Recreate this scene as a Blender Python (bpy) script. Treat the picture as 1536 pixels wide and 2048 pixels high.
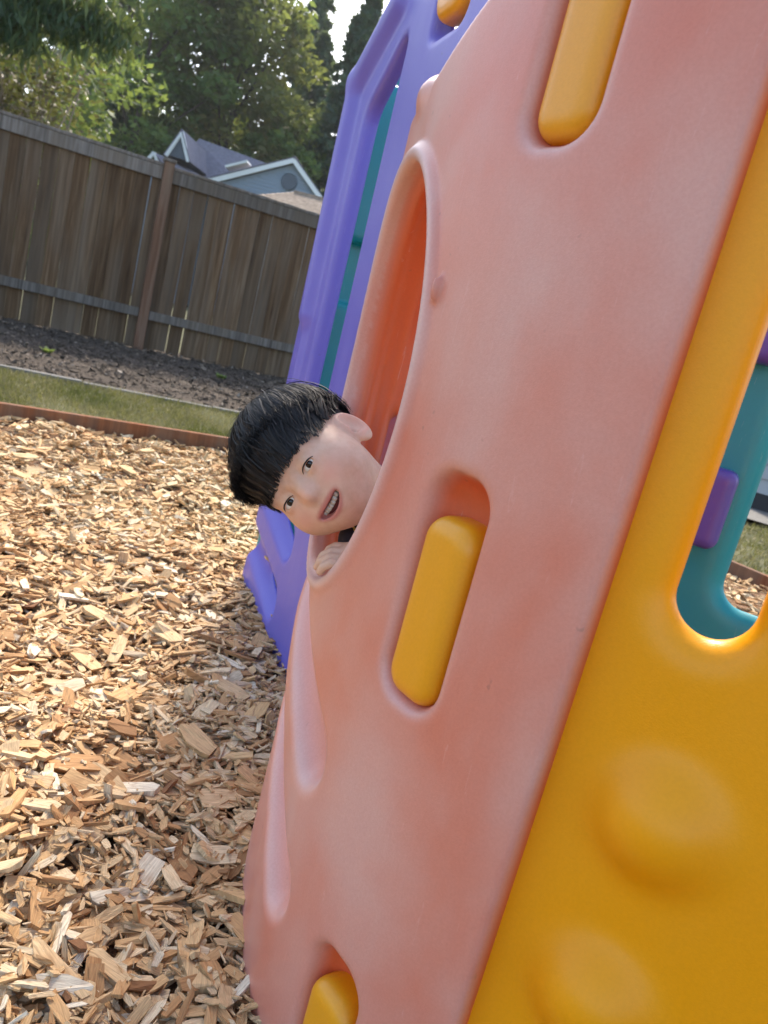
import bpy, bmesh, math, random
import numpy as np
from mathutils import Matrix, Vector

for o in list(bpy.data.objects): bpy.data.objects.remove(o)
S = bpy.context.scene
COL = S.collection
rad = math.radians
rng = np.random.default_rng(7)
random.seed(7)

# ------------------------------------------------------------------ camera
F_PX, PITCH, ROLL, CAM_H = 1540.0, rad(12.3), rad(14.3), 0.83
c_f = np.array([0, math.cos(PITCH), -math.sin(PITCH)])
_u0 = np.array([0, math.sin(PITCH), math.cos(PITCH)])
_r0 = np.array([1.0, 0, 0])
c_r = math.cos(ROLL) * _r0 + math.sin(ROLL) * _u0
c_u = -math.sin(ROLL) * _r0 + math.cos(ROLL) * _u0
c_o = np.array([0, 0, CAM_H])
cam_d = bpy.data.cameras.new('camera')
cam = bpy.data.objects.new('camera', cam_d)
COL.objects.link(cam)
m = Matrix.Identity(4)
for i in range(3):
    m[i][0], m[i][1], m[i][2], m[i][3] = c_r[i], c_u[i], -c_f[i], c_o[i]
cam.matrix_world = m
cam_d.sensor_fit = 'VERTICAL'
cam_d.sensor_height = 24.0
cam_d.lens = F_PX / 2048 * 24.0
cam_d.clip_start = 0.02
cam_d.clip_end = 2000
cam_d.dof.use_dof = True
cam_d.dof.focus_distance = 0.95
cam_d.dof.aperture_fstop = 6.5
S.camera = cam

def ray(x, y): return c_f * F_PX + c_r * (x - 768) - c_u * (y - 1024)
def at_y(x, y, Y):
    d = ray(x, y); return c_o + d * (Y / d[1])
def project(P):
    q = P - c_o; dep = q @ c_f
    return 768 + F_PX * (q @ c_r) / dep, 1024 - F_PX * (q @ c_u) / dep, dep

# ------------------------------------------------------------------ world, sun, exposure
SUN_EL, SUN_AZ = rad(46), rad(-2)          # azimuth measured from +Y towards +X
W = bpy.data.worlds.new('World'); S.world = W; W.use_nodes = True
nt = W.node_tree; nt.nodes.clear()
sky = nt.nodes.new('ShaderNodeTexSky'); sky.sky_type = 'NISHITA'; sky.sun_disc = False
sky.sun_elevation = SUN_EL; sky.sun_rotation = SUN_AZ
sky.air_density = 1.0; sky.dust_density = 2.0; sky.ozone_density = 1.0
bg = nt.nodes.new('ShaderNodeBackground'); bg.inputs[1].default_value = 0.15
out = nt.nodes.new('ShaderNodeOutputWorld')
nt.links.new(sky.outputs[0], bg.inputs[0]); nt.links.new(bg.outputs[0], out.inputs[0])
sd = bpy.data.lights.new('sun', 'SUN'); sd.energy = 2.1; sd.angle = rad(8.0); sd.color = (1, .94, .84)
sun = bpy.data.objects.new('sun', sd); COL.objects.link(sun)
sv = Vector((math.sin(SUN_AZ) * math.cos(SUN_EL), math.cos(SUN_AZ) * math.cos(SUN_EL), math.sin(SUN_EL)))
sun.rotation_euler = sv.to_track_quat('Z', 'Y').to_euler(); sun.location = (6, 8, 9)
S.view_settings.view_transform = 'Standard'; S.view_settings.look = 'None'
S.view_settings.gamma = 1; S.view_settings.use_curve_mapping = False
S.view_settings.exposure = 1.62
S.view_settings.use_white_balance = True; S.view_settings.white_balance_temperature = 6950; S.view_settings.white_balance_tint = 10
S.render.engine = 'CYCLES'

# ------------------------------------------------------------------ helpers: objects
def tag(o, label=None, cat=None, group=None, kind=None):
    if label: o['label'] = label
    if cat: o['category'] = cat
    if group: o['group'] = group
    if kind: o['kind'] = kind
    return o

def empty(name, loc=(0, 0, 0)):
    o = bpy.data.objects.new(name, None); COL.objects.link(o)
    o.location = loc; o.empty_display_size = .05
    return o

def link(name, me, mat=None, parent=None):
    o = bpy.data.objects.new(name, me); COL.objects.link(o)
    if mat and not me.materials: me.materials.append(mat)
    if parent:
        o.parent = parent
        pl = Vector(parent.location); g = parent.parent
        while g: pl += g.location; g = g.parent
        o.location = -pl if not getattr(me, 'is_local', False) else (0, 0, 0)
    return o

def np_mesh(name, V, Fa, smooth=False, fix=False):
    """V (n,3), Fa (m,3|4) -> mesh"""
    V = np.asarray(V, np.float32); Fa = np.asarray(Fa, np.int32)
    if fix:
        a, b, c = V[Fa[:, 0]], V[Fa[:, 1]], V[Fa[:, 2]]
        vol = np.einsum('ij,ij->i', a - V.mean(0), np.cross(b - V.mean(0), c - V.mean(0))).sum()
        if Fa.shape[1] == 4:
            d = V[Fa[:, 3]]
            vol += np.einsum('ij,ij->i', a - V.mean(0), np.cross(c - V.mean(0), d - V.mean(0))).sum()
        if vol < 0: Fa = Fa[:, ::-1]
    k = Fa.shape[1]
    me = bpy.data.meshes.new(name)
    me.vertices.add(len(V)); me.vertices.foreach_set('co', V.ravel())
    me.loops.add(Fa.size); me.loops.foreach_set('vertex_index', np.ascontiguousarray(Fa).ravel())
    me.polygons.add(len(Fa))
    me.polygons.foreach_set('loop_start', np.arange(0, Fa.size, k, dtype=np.int32))
    me.polygons.foreach_set('loop_total', np.full(len(Fa), k, np.int32))
    me.update(calc_edges=True)
    me.polygons.foreach_set('use_smooth', np.full(len(Fa), smooth, bool))
    me.validate(); me.update()
    return me

def fattr(me, name, vals, kind='FLOAT', dom='POINT'):
    a = me.attributes.new(name, kind, dom)
    a.data.foreach_set('value' if kind == 'FLOAT' else ('color' if 'COLOR' in kind else 'vector'), np.asarray(vals, np.float32).ravel())

def add_box(bm, c, h, rot=None):
    vs = []
    for sx in (-1, 1):
        for sy in (-1, 1):
            for sz in (-1, 1):
                v = Vector((sx * h[0], sy * h[1], sz * h[2]))
                if rot is not None: v = rot @ v
                vs.append(bm.verts.new(v + Vector(c)))
    for f in ((0, 1, 3, 2), (4, 6, 7, 5), (0, 4, 5, 1), (2, 3, 7, 6), (0, 2, 6, 4), (1, 5, 7, 3)):
        bm.faces.new([vs[i] for i in f])
    return vs

def bm_mesh(name, bm, bevel=0.0, smooth=False):
    bmesh.ops.recalc_face_normals(bm, faces=bm.faces[:])
    if bevel:
        bmesh.ops.bevel(bm, geom=bm.edges[:], offset=bevel, segments=2, affect='EDGES', profile=.6)
    me = bpy.data.meshes.new(name); bm.to_mesh(me); bm.free()
    for p in me.polygons: p.use_smooth = smooth
    return me

def poly_prism(bm, pts, axis_vec):
    """pts list of Vector forming one face; extruded by axis_vec"""
    a = [bm.verts.new(p) for p in pts]; b = [bm.verts.new(Vector(p) + Vector(axis_vec)) for p in pts]
    bm.faces.new(a); bm.faces.new(b[::-1])
    for i in range(len(a)):
        j = (i + 1) % len(a); bm.faces.new((a[i], a[j], b[j], b[i]))

def tube(bm, pts, radii, n=6):
    rings = []
    pts = [Vector(p) for p in pts]
    for i, p in enumerate(pts):
        t = (pts[min(i + 1, len(pts) - 1)] - pts[max(i - 1, 0)]).normalized()
        a = t.cross(Vector((0.31, 0.2, 0.93))).normalized(); b = t.cross(a)
        rings.append([bm.verts.new(p + (a * math.cos(2 * math.pi * k / n) + b * math.sin(2 * math.pi * k / n)) * radii[i]) for k in range(n)])
    for i in range(len(rings) - 1):
        for k in range(n):
            bm.faces.new((rings[i][k], rings[i][(k + 1) % n], rings[i + 1][(k + 1) % n], rings[i + 1][k]))
    bm.faces.new(rings[0][::-1]); bm.faces.new(rings[-1])

# ------------------------------------------------------------------ helpers: materials
class NT:
    def __init__(s, name):
        s.m = bpy.data.materials.new(name); s.m.use_nodes = True
        s.t = s.m.node_tree; s.b = s.t.nodes['Principled BSDF']; s.o = s.t.nodes['Material Output']
    def n(s, typ, **kw):
        nd = s.t.nodes.new('ShaderNode' + typ)
        for k, v in kw.items():
            if k.startswith('i_'):
                key = k[2:]; key = int(key) if key.isdigit() else key.replace('_', ' ')
                nd.inputs[key].default_value = v
            else: setattr(nd, k, v)
        return nd
    def l(s, a, b): s.t.links.new(a, b)
    def ramp(s, fac, stops):
        r = s.n('ValToRGB'); e = r.color_ramp.elements
        while len(e) < len(stops): e.new(.5)
        for el, (p, c) in zip(e, stops): el.position = p; el.color = (*c, 1)
        s.l(fac, r.inputs[0]); return r.outputs[0]
    def noise(s, scale, detail=4, vec=None, rough=.55, dist=0):
        nd = s.n('TexNoise', i_Scale=scale, i_Detail=detail, i_Roughness=rough, i_Distortion=dist)
        if vec is not None: s.l(vec, nd.inputs['Vector'])
        return nd.outputs['Fac']
    def mapping(s, scale=(1, 1, 1), src='Object', rot=(0, 0, 0)):
        tc = s.n('TexCoord'); mp = s.n('Mapping'); mp.inputs['Scale'].default_value = scale
        mp.inputs['Rotation'].default_value = rot
        s.l(tc.outputs[src], mp.inputs['Vector']); return mp.outputs[0]
    def mix(s, f, a, b, blend='MIX'):
        nd = s.n('MixRGB', blend_type=blend)
        for i, v in ((0, f), (1, a), (2, b)):
            if isinstance(v, (int, float)): nd.inputs[i].default_value = v
            elif isinstance(v, tuple): nd.inputs[i].default_value = (*v, 1)
            else: s.l(v, nd.inputs[i])
        return nd.outputs[0]
    def bump(s, h, strength, dist=.01):
        nd = s.n('Bump', i_Strength=strength, i_Distance=dist); s.l(h, nd.inputs['Height'])
        s.l(nd.outputs[0], s.b.inputs['Normal'])
    def set(s, **kw):
        for k, v in kw.items():
            k = k.replace('_', ' ')
            s.b.inputs[k].default_value = (*v, 1) if isinstance(v, tuple) and len(v) == 3 and 'Radius' not in k else v
        return s

def plastic(name, base, faded, amt=.5, rough=.38, sss=.12, dirt=True, sheen=0.0):
    g = NT(name)
    v = g.mapping((1, 1, 1)); vs = g.mapping((1, 1, .35))
    big = g.noise(4.5, 3, v, .5, .3)
    streak = g.noise(7, 5, vs, .6, .2)
    mixf = g.n('Math', operation='MULTIPLY_ADD'); g.l(big, mixf.inputs[0]); mixf.inputs[1].default_value = 1.0
    st2 = g.n('Math', operation='MULTIPLY'); g.l(streak, st2.inputs[0]); st2.inputs[1].default_value = .5
    g.l(st2.outputs[0], mixf.inputs[2])
    f = g.n('MapRange'); g.l(mixf.outputs[0], f.inputs[0])
    f.inputs[1].default_value = .48; f.inputs[2].default_value = 1.0; f.inputs[3].default_value = .26 * amt; f.inputs[4].default_value = amt
    wr = g.n('Math', operation='MULTIPLY'); g.l(f.outputs[0], wr.inputs[0]); g.l(g.n('Attribute', attribute_name='wear').outputs['Fac'], wr.inputs[1])
    col = g.mix(wr.outputs[0], base, faded)
    col = g.mix(g.n('Attribute', attribute_name='scuff_skylit').outputs['Fac'], col, tuple(x * .45 + .42 for x in faded))
    if dirt:
        sp = g.noise(60, 2, v, .5)
        spots = g.ramp(sp, [(.0, (0, 0, 0)), (.73, (0, 0, 0)), (.79, (1, 1, 1))])
        col = g.mix(g.mix(1.0, spots, (.28, .28, .28), 'MULTIPLY'), col, (.10, .085, .075))
        scr = g.noise(26, 3, g.mapping((6, 6, .5), rot=(.3, .9, .4)), .6, .8)
        sc = g.ramp(scr, [(.0, (0, 0, 0)), (.68, (0, 0, 0)), (.70, (.30, .30, .30)), (.73, (0, 0, 0))])
        col = g.mix(sc, col, tuple(min(1, x * .6 + .35) for x in base))
    fine = g.noise(330, 3, v, .6)
    col = g.mix(g.ramp(fine, [(.35, (.10, .10, .10)), (.65, (0, 0, 0))]), col, tuple(x * .55 for x in base))
    g.l(col, g.b.inputs['Base Color'])
    rr = g.n('MapRange'); g.l(streak, rr.inputs[0]); rr.inputs[1].default_value = .3; rr.inputs[2].default_value = .7
    rr.inputs[3].default_value = rough - .07; rr.inputs[4].default_value = rough + .1
    g.l(rr.outputs[0], g.b.inputs['Roughness'])
    g.bump(g.noise(700, 3, v, .55), .16, .0014)
    if sss:
        g.set(Subsurface_Weight=sss, Subsurface_Radius=(.02, .008, .004), Subsurface_Scale=.5)
    return g.m

M = {}
M['orange'] = plastic('orange_plastic', (.63, .115, .038), (.64, .35, .295), 1.0, .36, .06)
M['yellow'] = plastic('yellow_plastic', (.84, .33, .001), (.82, .35, .012), .6, .36, 0, False)
M['yellow'].node_tree.nodes['Principled BSDF'].inputs['Specular IOR Level'].default_value = .32
M['pill'] = plastic('foothold_yellow_plastic', (.80, .32, .002), (.76, .37, .03), .5, .34, 0, False)
M['purple'] = plastic('purple_plastic', (.13, .105, .50), (.20, .18, .56), .6, .36, 0)
M['purple_dark'] = plastic('dark_purple_plastic', (.11, .055, .30), (.15, .09, .33), .5, .36, 0)
M['teal'] = plastic('teal_plastic', (.0, .25, .28), (.01, .31, .33), .5, .36, 0)

def wood_chip_mat(name, obj_random):
    g = NT(name)
    if obj_random: r = g.n('ObjectInfo').outputs['Random']
    else: r = g.n('Attribute', attribute_name='tint').outputs['Fac']
    col = g.ramp(r, [(0, (.22, .10, .045)), (.10, (.40, .21, .09)), (.28, (.57, .325, .145)), (.5, (.67, .43, .21)), (.72, (.74, .53, .30)), (.9, (.79, .63, .41)), (1, (.84, .74, .56))])
    uv = g.mapping((2.2, 34, 1), 'UV')
    gr = g.noise(1.0, 5, uv, .65, .6)
    col = g.mix(g.ramp(gr, [(.35, (1, 1, 1)), (.62, (0, 0, 0))]), col, g.mix(.5, col, (.14, .065, .028)))
    uv2 = g.mapping((3, 5, 1), 'UV')
    bl = g.noise(1.2, 2, uv2, .5)
    col = g.mix(g.ramp(bl, [(.55, (0, 0, 0)), (.75, (.45, .45, .45))]), col, (.36, .17, .07))
    g.l(col, g.b.inputs['Base Color']); g.set(Roughness=.82, Specular_IOR_Level=.25)
    g.bump(gr, .55, .002)
    return g.m
M['chip'] = wood_chip_mat('wood_chip', False)
M['chip_obj'] = wood_chip_mat('wood_chip_single', True)

g = NT('chip_base'); v = g.mapping()
g.l(g.ramp(g.noise(60, 6, v, .7), [(.3, (.14, .07, .033)), (.7, (.36, .20, .10))]), g.b.inputs['Base Color'])
g.set(Roughness=.95); g.bump(g.noise(70, 5, v, .7), 1, .02); M['chip_base'] = g.m

g = NT('soil'); v = g.mapping()
g.l(g.ramp(g.noise(24, 8, v, .75), [(.3, (.045, .032, .022)), (.6, (.105, .077, .055)), (.78, (.19, .15, .11))]), g.b.inputs['Base Color'])
g.set(Roughness=1); g.bump(g.noise(30, 8, v, .75), 1, .03); M['soil'] = g.m
g = NT('bark_mulch'); r = g.n('Attribute', attribute_name='tint').outputs['Fac']
g.l(g.ramp(r, [(0, (.036, .025, .017)), (.6, (.10, .072, .05)), (.9, (.18, .135, .10)), (1, (.30, .25, .20))]), g.b.inputs['Base Color'])
g.set(Roughness=.95); M['mulch'] = g.m

g = NT('lawn_soil'); v = g.mapping()
g.l(g.ramp(g.noise(3, 6, v, .6), [(.3, (.05, .055, .02)), (.7, (.13, .12, .05))]), g.b.inputs['Base Color'])
g.set(Roughness=1); M['lawn'] = g.m
def foliage(name, stops, transl=.42, rough=.55):
    g = NT(name)
    r = g.n('Attribute', attribute_name='tint').outputs['Fac']
    c = g.ramp(r, stops); g.l(c, g.b.inputs['Base Color']); g.set(Roughness=rough, Specular_IOR_Level=.3)
    tr = g.n('BsdfTranslucent'); g.l(g.mix(.5, c, (.38, .44, .09)), tr.inputs[0])
    mx = g.n('MixShader', i_0=transl); g.l(g.b.outputs[0], mx.inputs[1]); g.l(tr.outputs[0], mx.inputs[2])
    g.l(mx.outputs[0], g.o.inputs[0]); return g.m
M['grass'] = foliage('grass_blades', [(0, (.04, .048, .014)), (.3, (.08, .086, .027)), (.55, (.15, .125, .05)), (.8, (.24, .19, .095)), (1, (.32, .27, .15))], .2, .8)
M['leaf_mid'] = foliage('leaves_green', [(0, (0.034, 0.068, 0.022)), (.5, (0.074, 0.142, 0.036)), (.85, (0.128, 0.203, 0.051)), (1, (0.203, 0.257, 0.061))])
M['leaf_olive'] = foliage('leaves_olive', [(0, (.05, .065, .022)), (.45, (.11, .135, .042)), (.8, (.17, .16, .05)), (1, (.22, .17, .06))])
M['leaf_light'] = foliage('leaves_light_green', [(0, (0.037, 0.075, 0.022)), (.5, (0.088, 0.163, 0.044)), (1, (0.175, 0.237, 0.062))])
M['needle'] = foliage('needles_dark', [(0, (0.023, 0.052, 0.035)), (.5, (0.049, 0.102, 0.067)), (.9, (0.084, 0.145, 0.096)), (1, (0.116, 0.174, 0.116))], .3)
M['needle_near'] = foliage('needles_green', [(0, (0.019, 0.041, 0.017)), (.5, (0.042, 0.078, 0.034)), (1, (0.084, 0.132, 0.060))], .2)
M['leaf_dry'] = foliage('leaves_withered', [(0, (.03, .022, .018)), (.4, (.08, .05, .035)), (.7, (.11, .09, .05)), (.9, (.10, .12, .04)), (.97, (.30, .22, .05)), (1, (.35, .33, .28))], .25)
g = NT('bark'); v = g.mapping((1, 1, .25))
g.l(g.ramp(g.noise(14, 6, v, .7), [(.3, (.03, .022, .017)), (.7, (.12, .09, .07))]), g.b.inputs['Base Color'])
g.set(Roughness=.95); g.bump(g.noise(14, 6, v, .7), .8, .03); M['bark'] = g.m
g = NT('pale_twig'); g.set(Base_Color=(.24, .19, .15), Roughness=.9); M['twig'] = g.m

def fence_mat(name, dark, mid, light):
    g = NT(name)
    tc = g.n('TexCoord'); oi = g.n('ObjectInfo')
    off = g.n('VectorMath', operation='MULTIPLY_ADD'); off.inputs[1].default_value = (37, 53, 71)
    cmb = g.n('CombineXYZ'); [g.l(oi.outputs['Random'], cmb.inputs[i]) for i in range(3)]
    g.l(cmb.outputs[0], off.inputs[0]); g.l(tc.outputs['Object'], off.inputs[2])
    mp = g.n('Mapping'); mp.inputs['Scale'].default_value = (14, 14, .55); g.l(off.outputs[0], mp.inputs[0])
    gr = g.noise(2.2, 7, mp.outputs[0], .68, .5)
    c = g.ramp(gr, [(.28, dark), (.5, mid), (.72, light)])
    mp2 = g.n('Mapping'); mp2.inputs['Scale'].default_value = (5, 5, .5); g.l(off.outputs[0], mp2.inputs[0])
    st = g.noise(1.0, 3, mp2.outputs[0], .6)
    c = g.mix(g.ramp(st, [(.42, (0, 0, 0)), (.68, (.7, .7, .7))]), c, (.165, .13, .098))
    hs = g.n('HueSaturation'); g.l(c, hs.inputs['Color'])
    mr = g.n('MapRange'); g.l(oi.outputs['Random'], mr.inputs[0]); mr.inputs[3].default_value = .75; mr.inputs[4].default_value = 1.15
    g.l(mr.outputs[0], hs.inputs['Value']); g.l(hs.outputs[0], g.b.inputs['Base Color'])
    g.set(Roughness=.9, Specular_IOR_Level=.2); g.bump(gr, .5, .006)
    return g.m
M['fence'] = fence_mat('weathered_cedar', (.045, .024, .012), (.115, .067, .036), (.20, .138, .085))
M['rail'] = fence_mat('weathered_rail', (.06, .05, .042), (.15, .13, .115), (.27, .24, .22))
M['post'] = fence_mat('fence_post_wood', (.07, .036, .022), (.15, .08, .05), (.22, .14, .10))
M['edging'] = fence_mat('stained_edging', (.13, .045, .020), (.22, .080, .036), (.29, .125, .06))
g = NT('concrete'); v = g.mapping(); g.l(g.ramp(g.noise(30, 6, v, .7), [(.3, (.10, .095, .085)), (.7, (.20, .19, .175))]), g.b.inputs['Base Color']); g.set(Roughness=.9); M['concrete'] = g.m

# ------------------------------------------------------------------ SDF toolkit
def smin(a, b, k):
    h = np.maximum(k - np.abs(a - b), 0) / k
    return np.minimum(a, b) - h * h * k * .25
def smax(a, b, k): return -smin(-a, -b, k)
def box2(x, y, cx, cy, hx, hy, r):
    qx = np.abs(x - cx) - (hx - r); qy = np.abs(y - cy) - (hy - r)
    return np.hypot(np.maximum(qx, 0), np.maximum(qy, 0)) + np.minimum(np.maximum(qx, qy), 0) - r
def box3(x, y, z, c, h, r):
    qx = np.abs(x - c[0]) - (h[0] - r); qy = np.abs(y - c[1]) - (h[1] - r); qz = np.abs(z - c[2]) - (h[2] - r)
    return np.sqrt(np.maximum(qx, 0) ** 2 + np.maximum(qy, 0) ** 2 + np.maximum(qz, 0) ** 2) + np.minimum(np.maximum(np.maximum(qx, qy), qz), 0) - r
def ell2(x, y, cx, cy, rx, ry):
    px, py = x - cx, y - cy
    k0 = np.sqrt((px / rx) ** 2 + (py / ry) ** 2); k1 = np.sqrt((px / rx ** 2) ** 2 + (py / ry ** 2) ** 2)
    return k0 * (k0 - 1) / np.maximum(k1, 1e-4)
def ell3(x, y, z, c, r):
    px, py, pz = x - c[0], y - c[1], z - c[2]
    k0 = np.sqrt((px / r[0]) ** 2 + (py / r[1]) ** 2 + (pz / r[2]) ** 2)
    k1 = np.sqrt((px / r[0] ** 2) ** 2 + (py / r[1] ** 2) ** 2 + (pz / r[2] ** 2) ** 2)
    return k0 * (k0 - 1) / np.maximum(k1, 1e-4)
def cap3(x, y, z, a, b, ra, rb=None):
    rb = ra if rb is None else rb
    a = np.array(a, np.float32); b = np.array(b, np.float32); ab = b - a
    px, py, pz = x - a[0], y - a[1], z - a[2]
    t = np.clip((px * ab[0] + py * ab[1] + pz * ab[2]) / float(ab @ ab), 0, 1)
    return np.sqrt((px - t * ab[0]) ** 2 + (py - t * ab[1]) ** 2 + (pz - t * ab[2]) ** 2) - (ra + (rb - ra) * t)
def sph(x, y, z, c, r): return np.sqrt((x - c[0]) ** 2 + (y - c[1]) ** 2 + (z - c[2]) ** 2) - r

def surface_nets(f, X, Y, Z, newton=2):
    X, Y, Z = [np.asarray(a, np.float32) for a in (X, Y, Z)]
    V = f(X[:, None, None], Y[None, :, None], Z[None, None, :]).astype(np.float32)
    V = np.broadcast_to(V, (len(X), len(Y), len(Z)))
    Sg = V < 0
    nx, ny, nz = V.shape
    any_ = np.zeros((nx - 1, ny - 1, nz - 1), bool); all_ = np.ones_like(any_)
    for i in (0, 1):
        for j in (0, 1):
            for k in (0, 1):
                q = Sg[i:nx - 1 + i, j:ny - 1 + j, k:nz - 1 + k]; any_ |= q; all_ &= q
    act = np.argwhere(any_ & ~all_)
    idx = np.full(any_.shape, -1, np.int64); idx[tuple(act.T)] = np.arange(len(act))
    acc = np.zeros((len(act), 3)); cnt = np.zeros(len(act))
    co = [X, Y, Z]
    for ax in range(3):
        o1, o2 = [a for a in range(3) if a != ax]
        for p in (0, 1):
            for q in (0, 1):
                b = act.copy(); b[:, o1] += p; b[:, o2] += q
                e = b.copy(); e[:, ax] += 1
                va = V[tuple(b.T)]; vb = V[tuple(e.T)]
                mk = (va < 0) != (vb < 0)
                t = va / np.where(mk, va - vb, 1)
                pt = np.empty((len(act), 3))
                pt[:, o1] = co[o1][b[:, o1]]; pt[:, o2] = co[o2][b[:, o2]]
                pt[:, ax] = co[ax][b[:, ax]] + t * (co[ax][e[:, ax]] - co[ax][b[:, ax]])
                acc[mk] += pt[mk]; cnt[mk] += 1
    P = acc / cnt[:, None]
    h = 5e-4
    for _ in range(newton):
        x, y, z = P[:, 0], P[:, 1], P[:, 2]
        v = f(x, y, z)
        gx = (f(x + h, y, z) - f(x - h, y, z)) / (2 * h); gy = (f(x, y + h, z) - f(x, y - h, z)) / (2 * h); gz = (f(x, y, z + h) - f(x, y, z - h)) / (2 * h)
        gn = np.maximum(gx * gx + gy * gy + gz * gz, .15)
        st = np.clip(v / gn, -.004, .004)
        P = P - np.stack([gx, gy, gz], 1) * st[:, None]
    quads = []
    for ax in range(3):
        o1, o2 = (ax + 1) % 3, (ax + 2) % 3
        lo = [slice(None)] * 3; hi = [slice(None)] * 3
        lo[ax] = slice(0, -1); hi[ax] = slice(1, None)
        ch = Sg[tuple(lo)] != Sg[tuple(hi)]
        e = np.argwhere(ch)
        e = e[(e[:, o1] > 0) & (e[:, o2] > 0) & (e[:, o1] < V.shape[o1] - 1) & (e[:, o2] < V.shape[o2] - 1)]
        def cell(d1, d2):
            c = e.copy(); c[:, o1] += d1; c[:, o2] += d2; return idx[tuple(c.T)]
        q = np.stack([cell(-1, -1), cell(0, -1), cell(0, 0), cell(-1, 0)], 1)
        fl = ~Sg[tuple(e.T)]
        q[fl] = q[fl][:, ::-1]
        quads.append(q)
    Q = np.concatenate(quads); Q = Q[(Q >= 0).all(1)]
    return P, Q

def sdf_part(name, f, lo, hi, res, mapf, mat, parent, newton=2, scuff_skylit=None):
    ax = [np.arange(lo[i], hi[i] + res, res) for i in range(3)]
    P, Q = surface_nets(f, *ax, newton=newton)
    Wd = mapf(P[:, 0], P[:, 1], P[:, 2])
    me = np_mesh(name, Wd, Q, True, True)
    t = np.clip((P[:, 2] + .026) / .020, 0, 1); fattr(me, 'wear', t * t * (3 - 2 * t))   # outer skin has faded in the weather
    if scuff_skylit is not None: fattr(me, 'scuff_skylit', scuff_skylit(P[:, 0], P[:, 1], P[:, 2]))
    return link(name, me, mat, parent)

# ------------------------------------------------------------------ terrain
FD = np.array([.885, .466]); FN = np.array([-.466, .885]); FO = np.array([-2.98, 8.23])     # fence line
ED = np.array([.84, .5426]); EO = np.array([-1.45, 4.05])                                   # chip pit edging
E2 = np.array([.5426, -.84]); CORNER = np.array([1.26, 5.79])
CORNER = EO + ED * 3.23
BO = np.array([-2.09, 5.30]); BD = np.array([.905, .425])
def sheet(name, pts, z, mat):
    bm = bmesh.new(); bm.faces.new([bm.verts.new((p[0], p[1], p[2] if len(p) > 2 else z)) for p in pts])
    return tag(link(name, bm_mesh(name, bm), mat), kind='structure')
bm = bmesh.new()
for s_ in (1,):
    bm.faces.new([bm.verts.new(p) for p in ((-150, -70, -.06), (150, -70, -.06), (150, 200, -.06), (-150, 200, -.06))])
ground = tag(link('ground', bm_mesh('ground', bm), M['lawn']), kind='structure')

def hgt(x, y):
    return .012 * np.sin(x * 5.1 + 1.3) * np.sin(y * 4.3 + .4) + .009 * np.sin(x * 11 + y * 7) + .006 * np.sin(y * 17 - x * 9)
far_l = EO - ED * 6; pit = [far_l, EO, CORNER, CORNER + E2 * 9, far_l + E2 * 9]
def in_pit(x, y, mg=0.0):
    a = (x - EO[0]) * -ED[1] + (y - EO[1]) * ED[0]      # >0 beyond edging
    b = (x - CORNER[0]) * ED[0] + (y - CORNER[1]) * ED[1]
    return (a < -mg) & (b < -mg)
gx, gy = np.meshgrid(np.linspace(-9, 1.5, 130), np.linspace(-9, 0, 110), indexing='ij')   # local pit coords: along ED from corner, perpendicular
px = CORNER[0] + gx * ED[0] + -gy * E2[0]; py = CORNER[1] + gx * ED[1] - gy * E2[1]
gxx = np.linspace(-9.2, 0, 120); gyy = np.linspace(0, 9, 120)
A, B = np.meshgrid(gxx, gyy, indexing='ij')
px = CORNER[0] + A * ED[0] + B * E2[0]; py = CORNER[1] + A * ED[1] + B * E2[1]
Vv = np.stack([px, py, hgt(px, py) - .012], -1).reshape(-1, 3)
ii = np.arange(120 * 120).reshape(120, 120)
Q = np.stack([ii[:-1, :-1], ii[:-1, 1:], ii[1:, 1:], ii[1:, :-1]], -1).reshape(-1, 4)
chip_bed = tag(link('wood_chip_ground', np_mesh('wood_chip_ground', Vv, Q[:, ::-1] if False else Q[:, ::-1], True), M['chip_base']), kind='structure')

# lawn strip and garden bed, between edging and fence
def strip(name, o0, d0, o1, d1, z0, z1, nu, nv, u0, u1, amp, mat, fr):
    U, Vn = np.meshgrid(np.linspace(u0, u1, nu), np.linspace(0, 1, nv), indexing='ij')
    a = o0[None, None, :] + U[..., None] * d0; b = o1[None, None, :] + U[..., None] * d1
    p = a * (1 - Vn[..., None]) + b * Vn[..., None]
    z = z0 + (z1 - z0) * Vn + amp * (np.sin(p[..., 0] * fr) * np.sin(p[..., 1] * fr * 1.3) + .6 * np.sin(p[..., 0] * fr * 2.7 + p[..., 1] * fr * 2.1))
    i_ = np.arange(nu * nv).reshape(nu, nv)
    q = np.stack([i_[:-1, :-1], i_[1:, :-1], i_[1:, 1:], i_[:-1, 1:]], -1).reshape(-1, 4)
    return tag(link(name, np_mesh(name, np.concatenate([p, z[..., None]], -1).reshape(-1, 3), q, True), mat), kind='structure')
EN = np.array([-ED[1], ED[0]])
strip('lawn', EO + EN * .04, ED, BO, BD, .02, .03, 60, 14, -6, 3.2, .006, M['lawn'], 6)
strip('garden_bed', BO, BD, FO + FN * .3, FD, .02, .115, 160, 60, -6, 4.5, .016, M['soil'], 9)
# lawn to the right of the pit
R0 = CORNER + ED * .04
sheet('side_lawn', [(*R0, .0), (*(R0 + E2 * 9), .0), (*(R0 + E2 * 9 + ED * 14), .0), (*(R0 + ED * 14), .0)], 0, M['lawn'])

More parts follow.
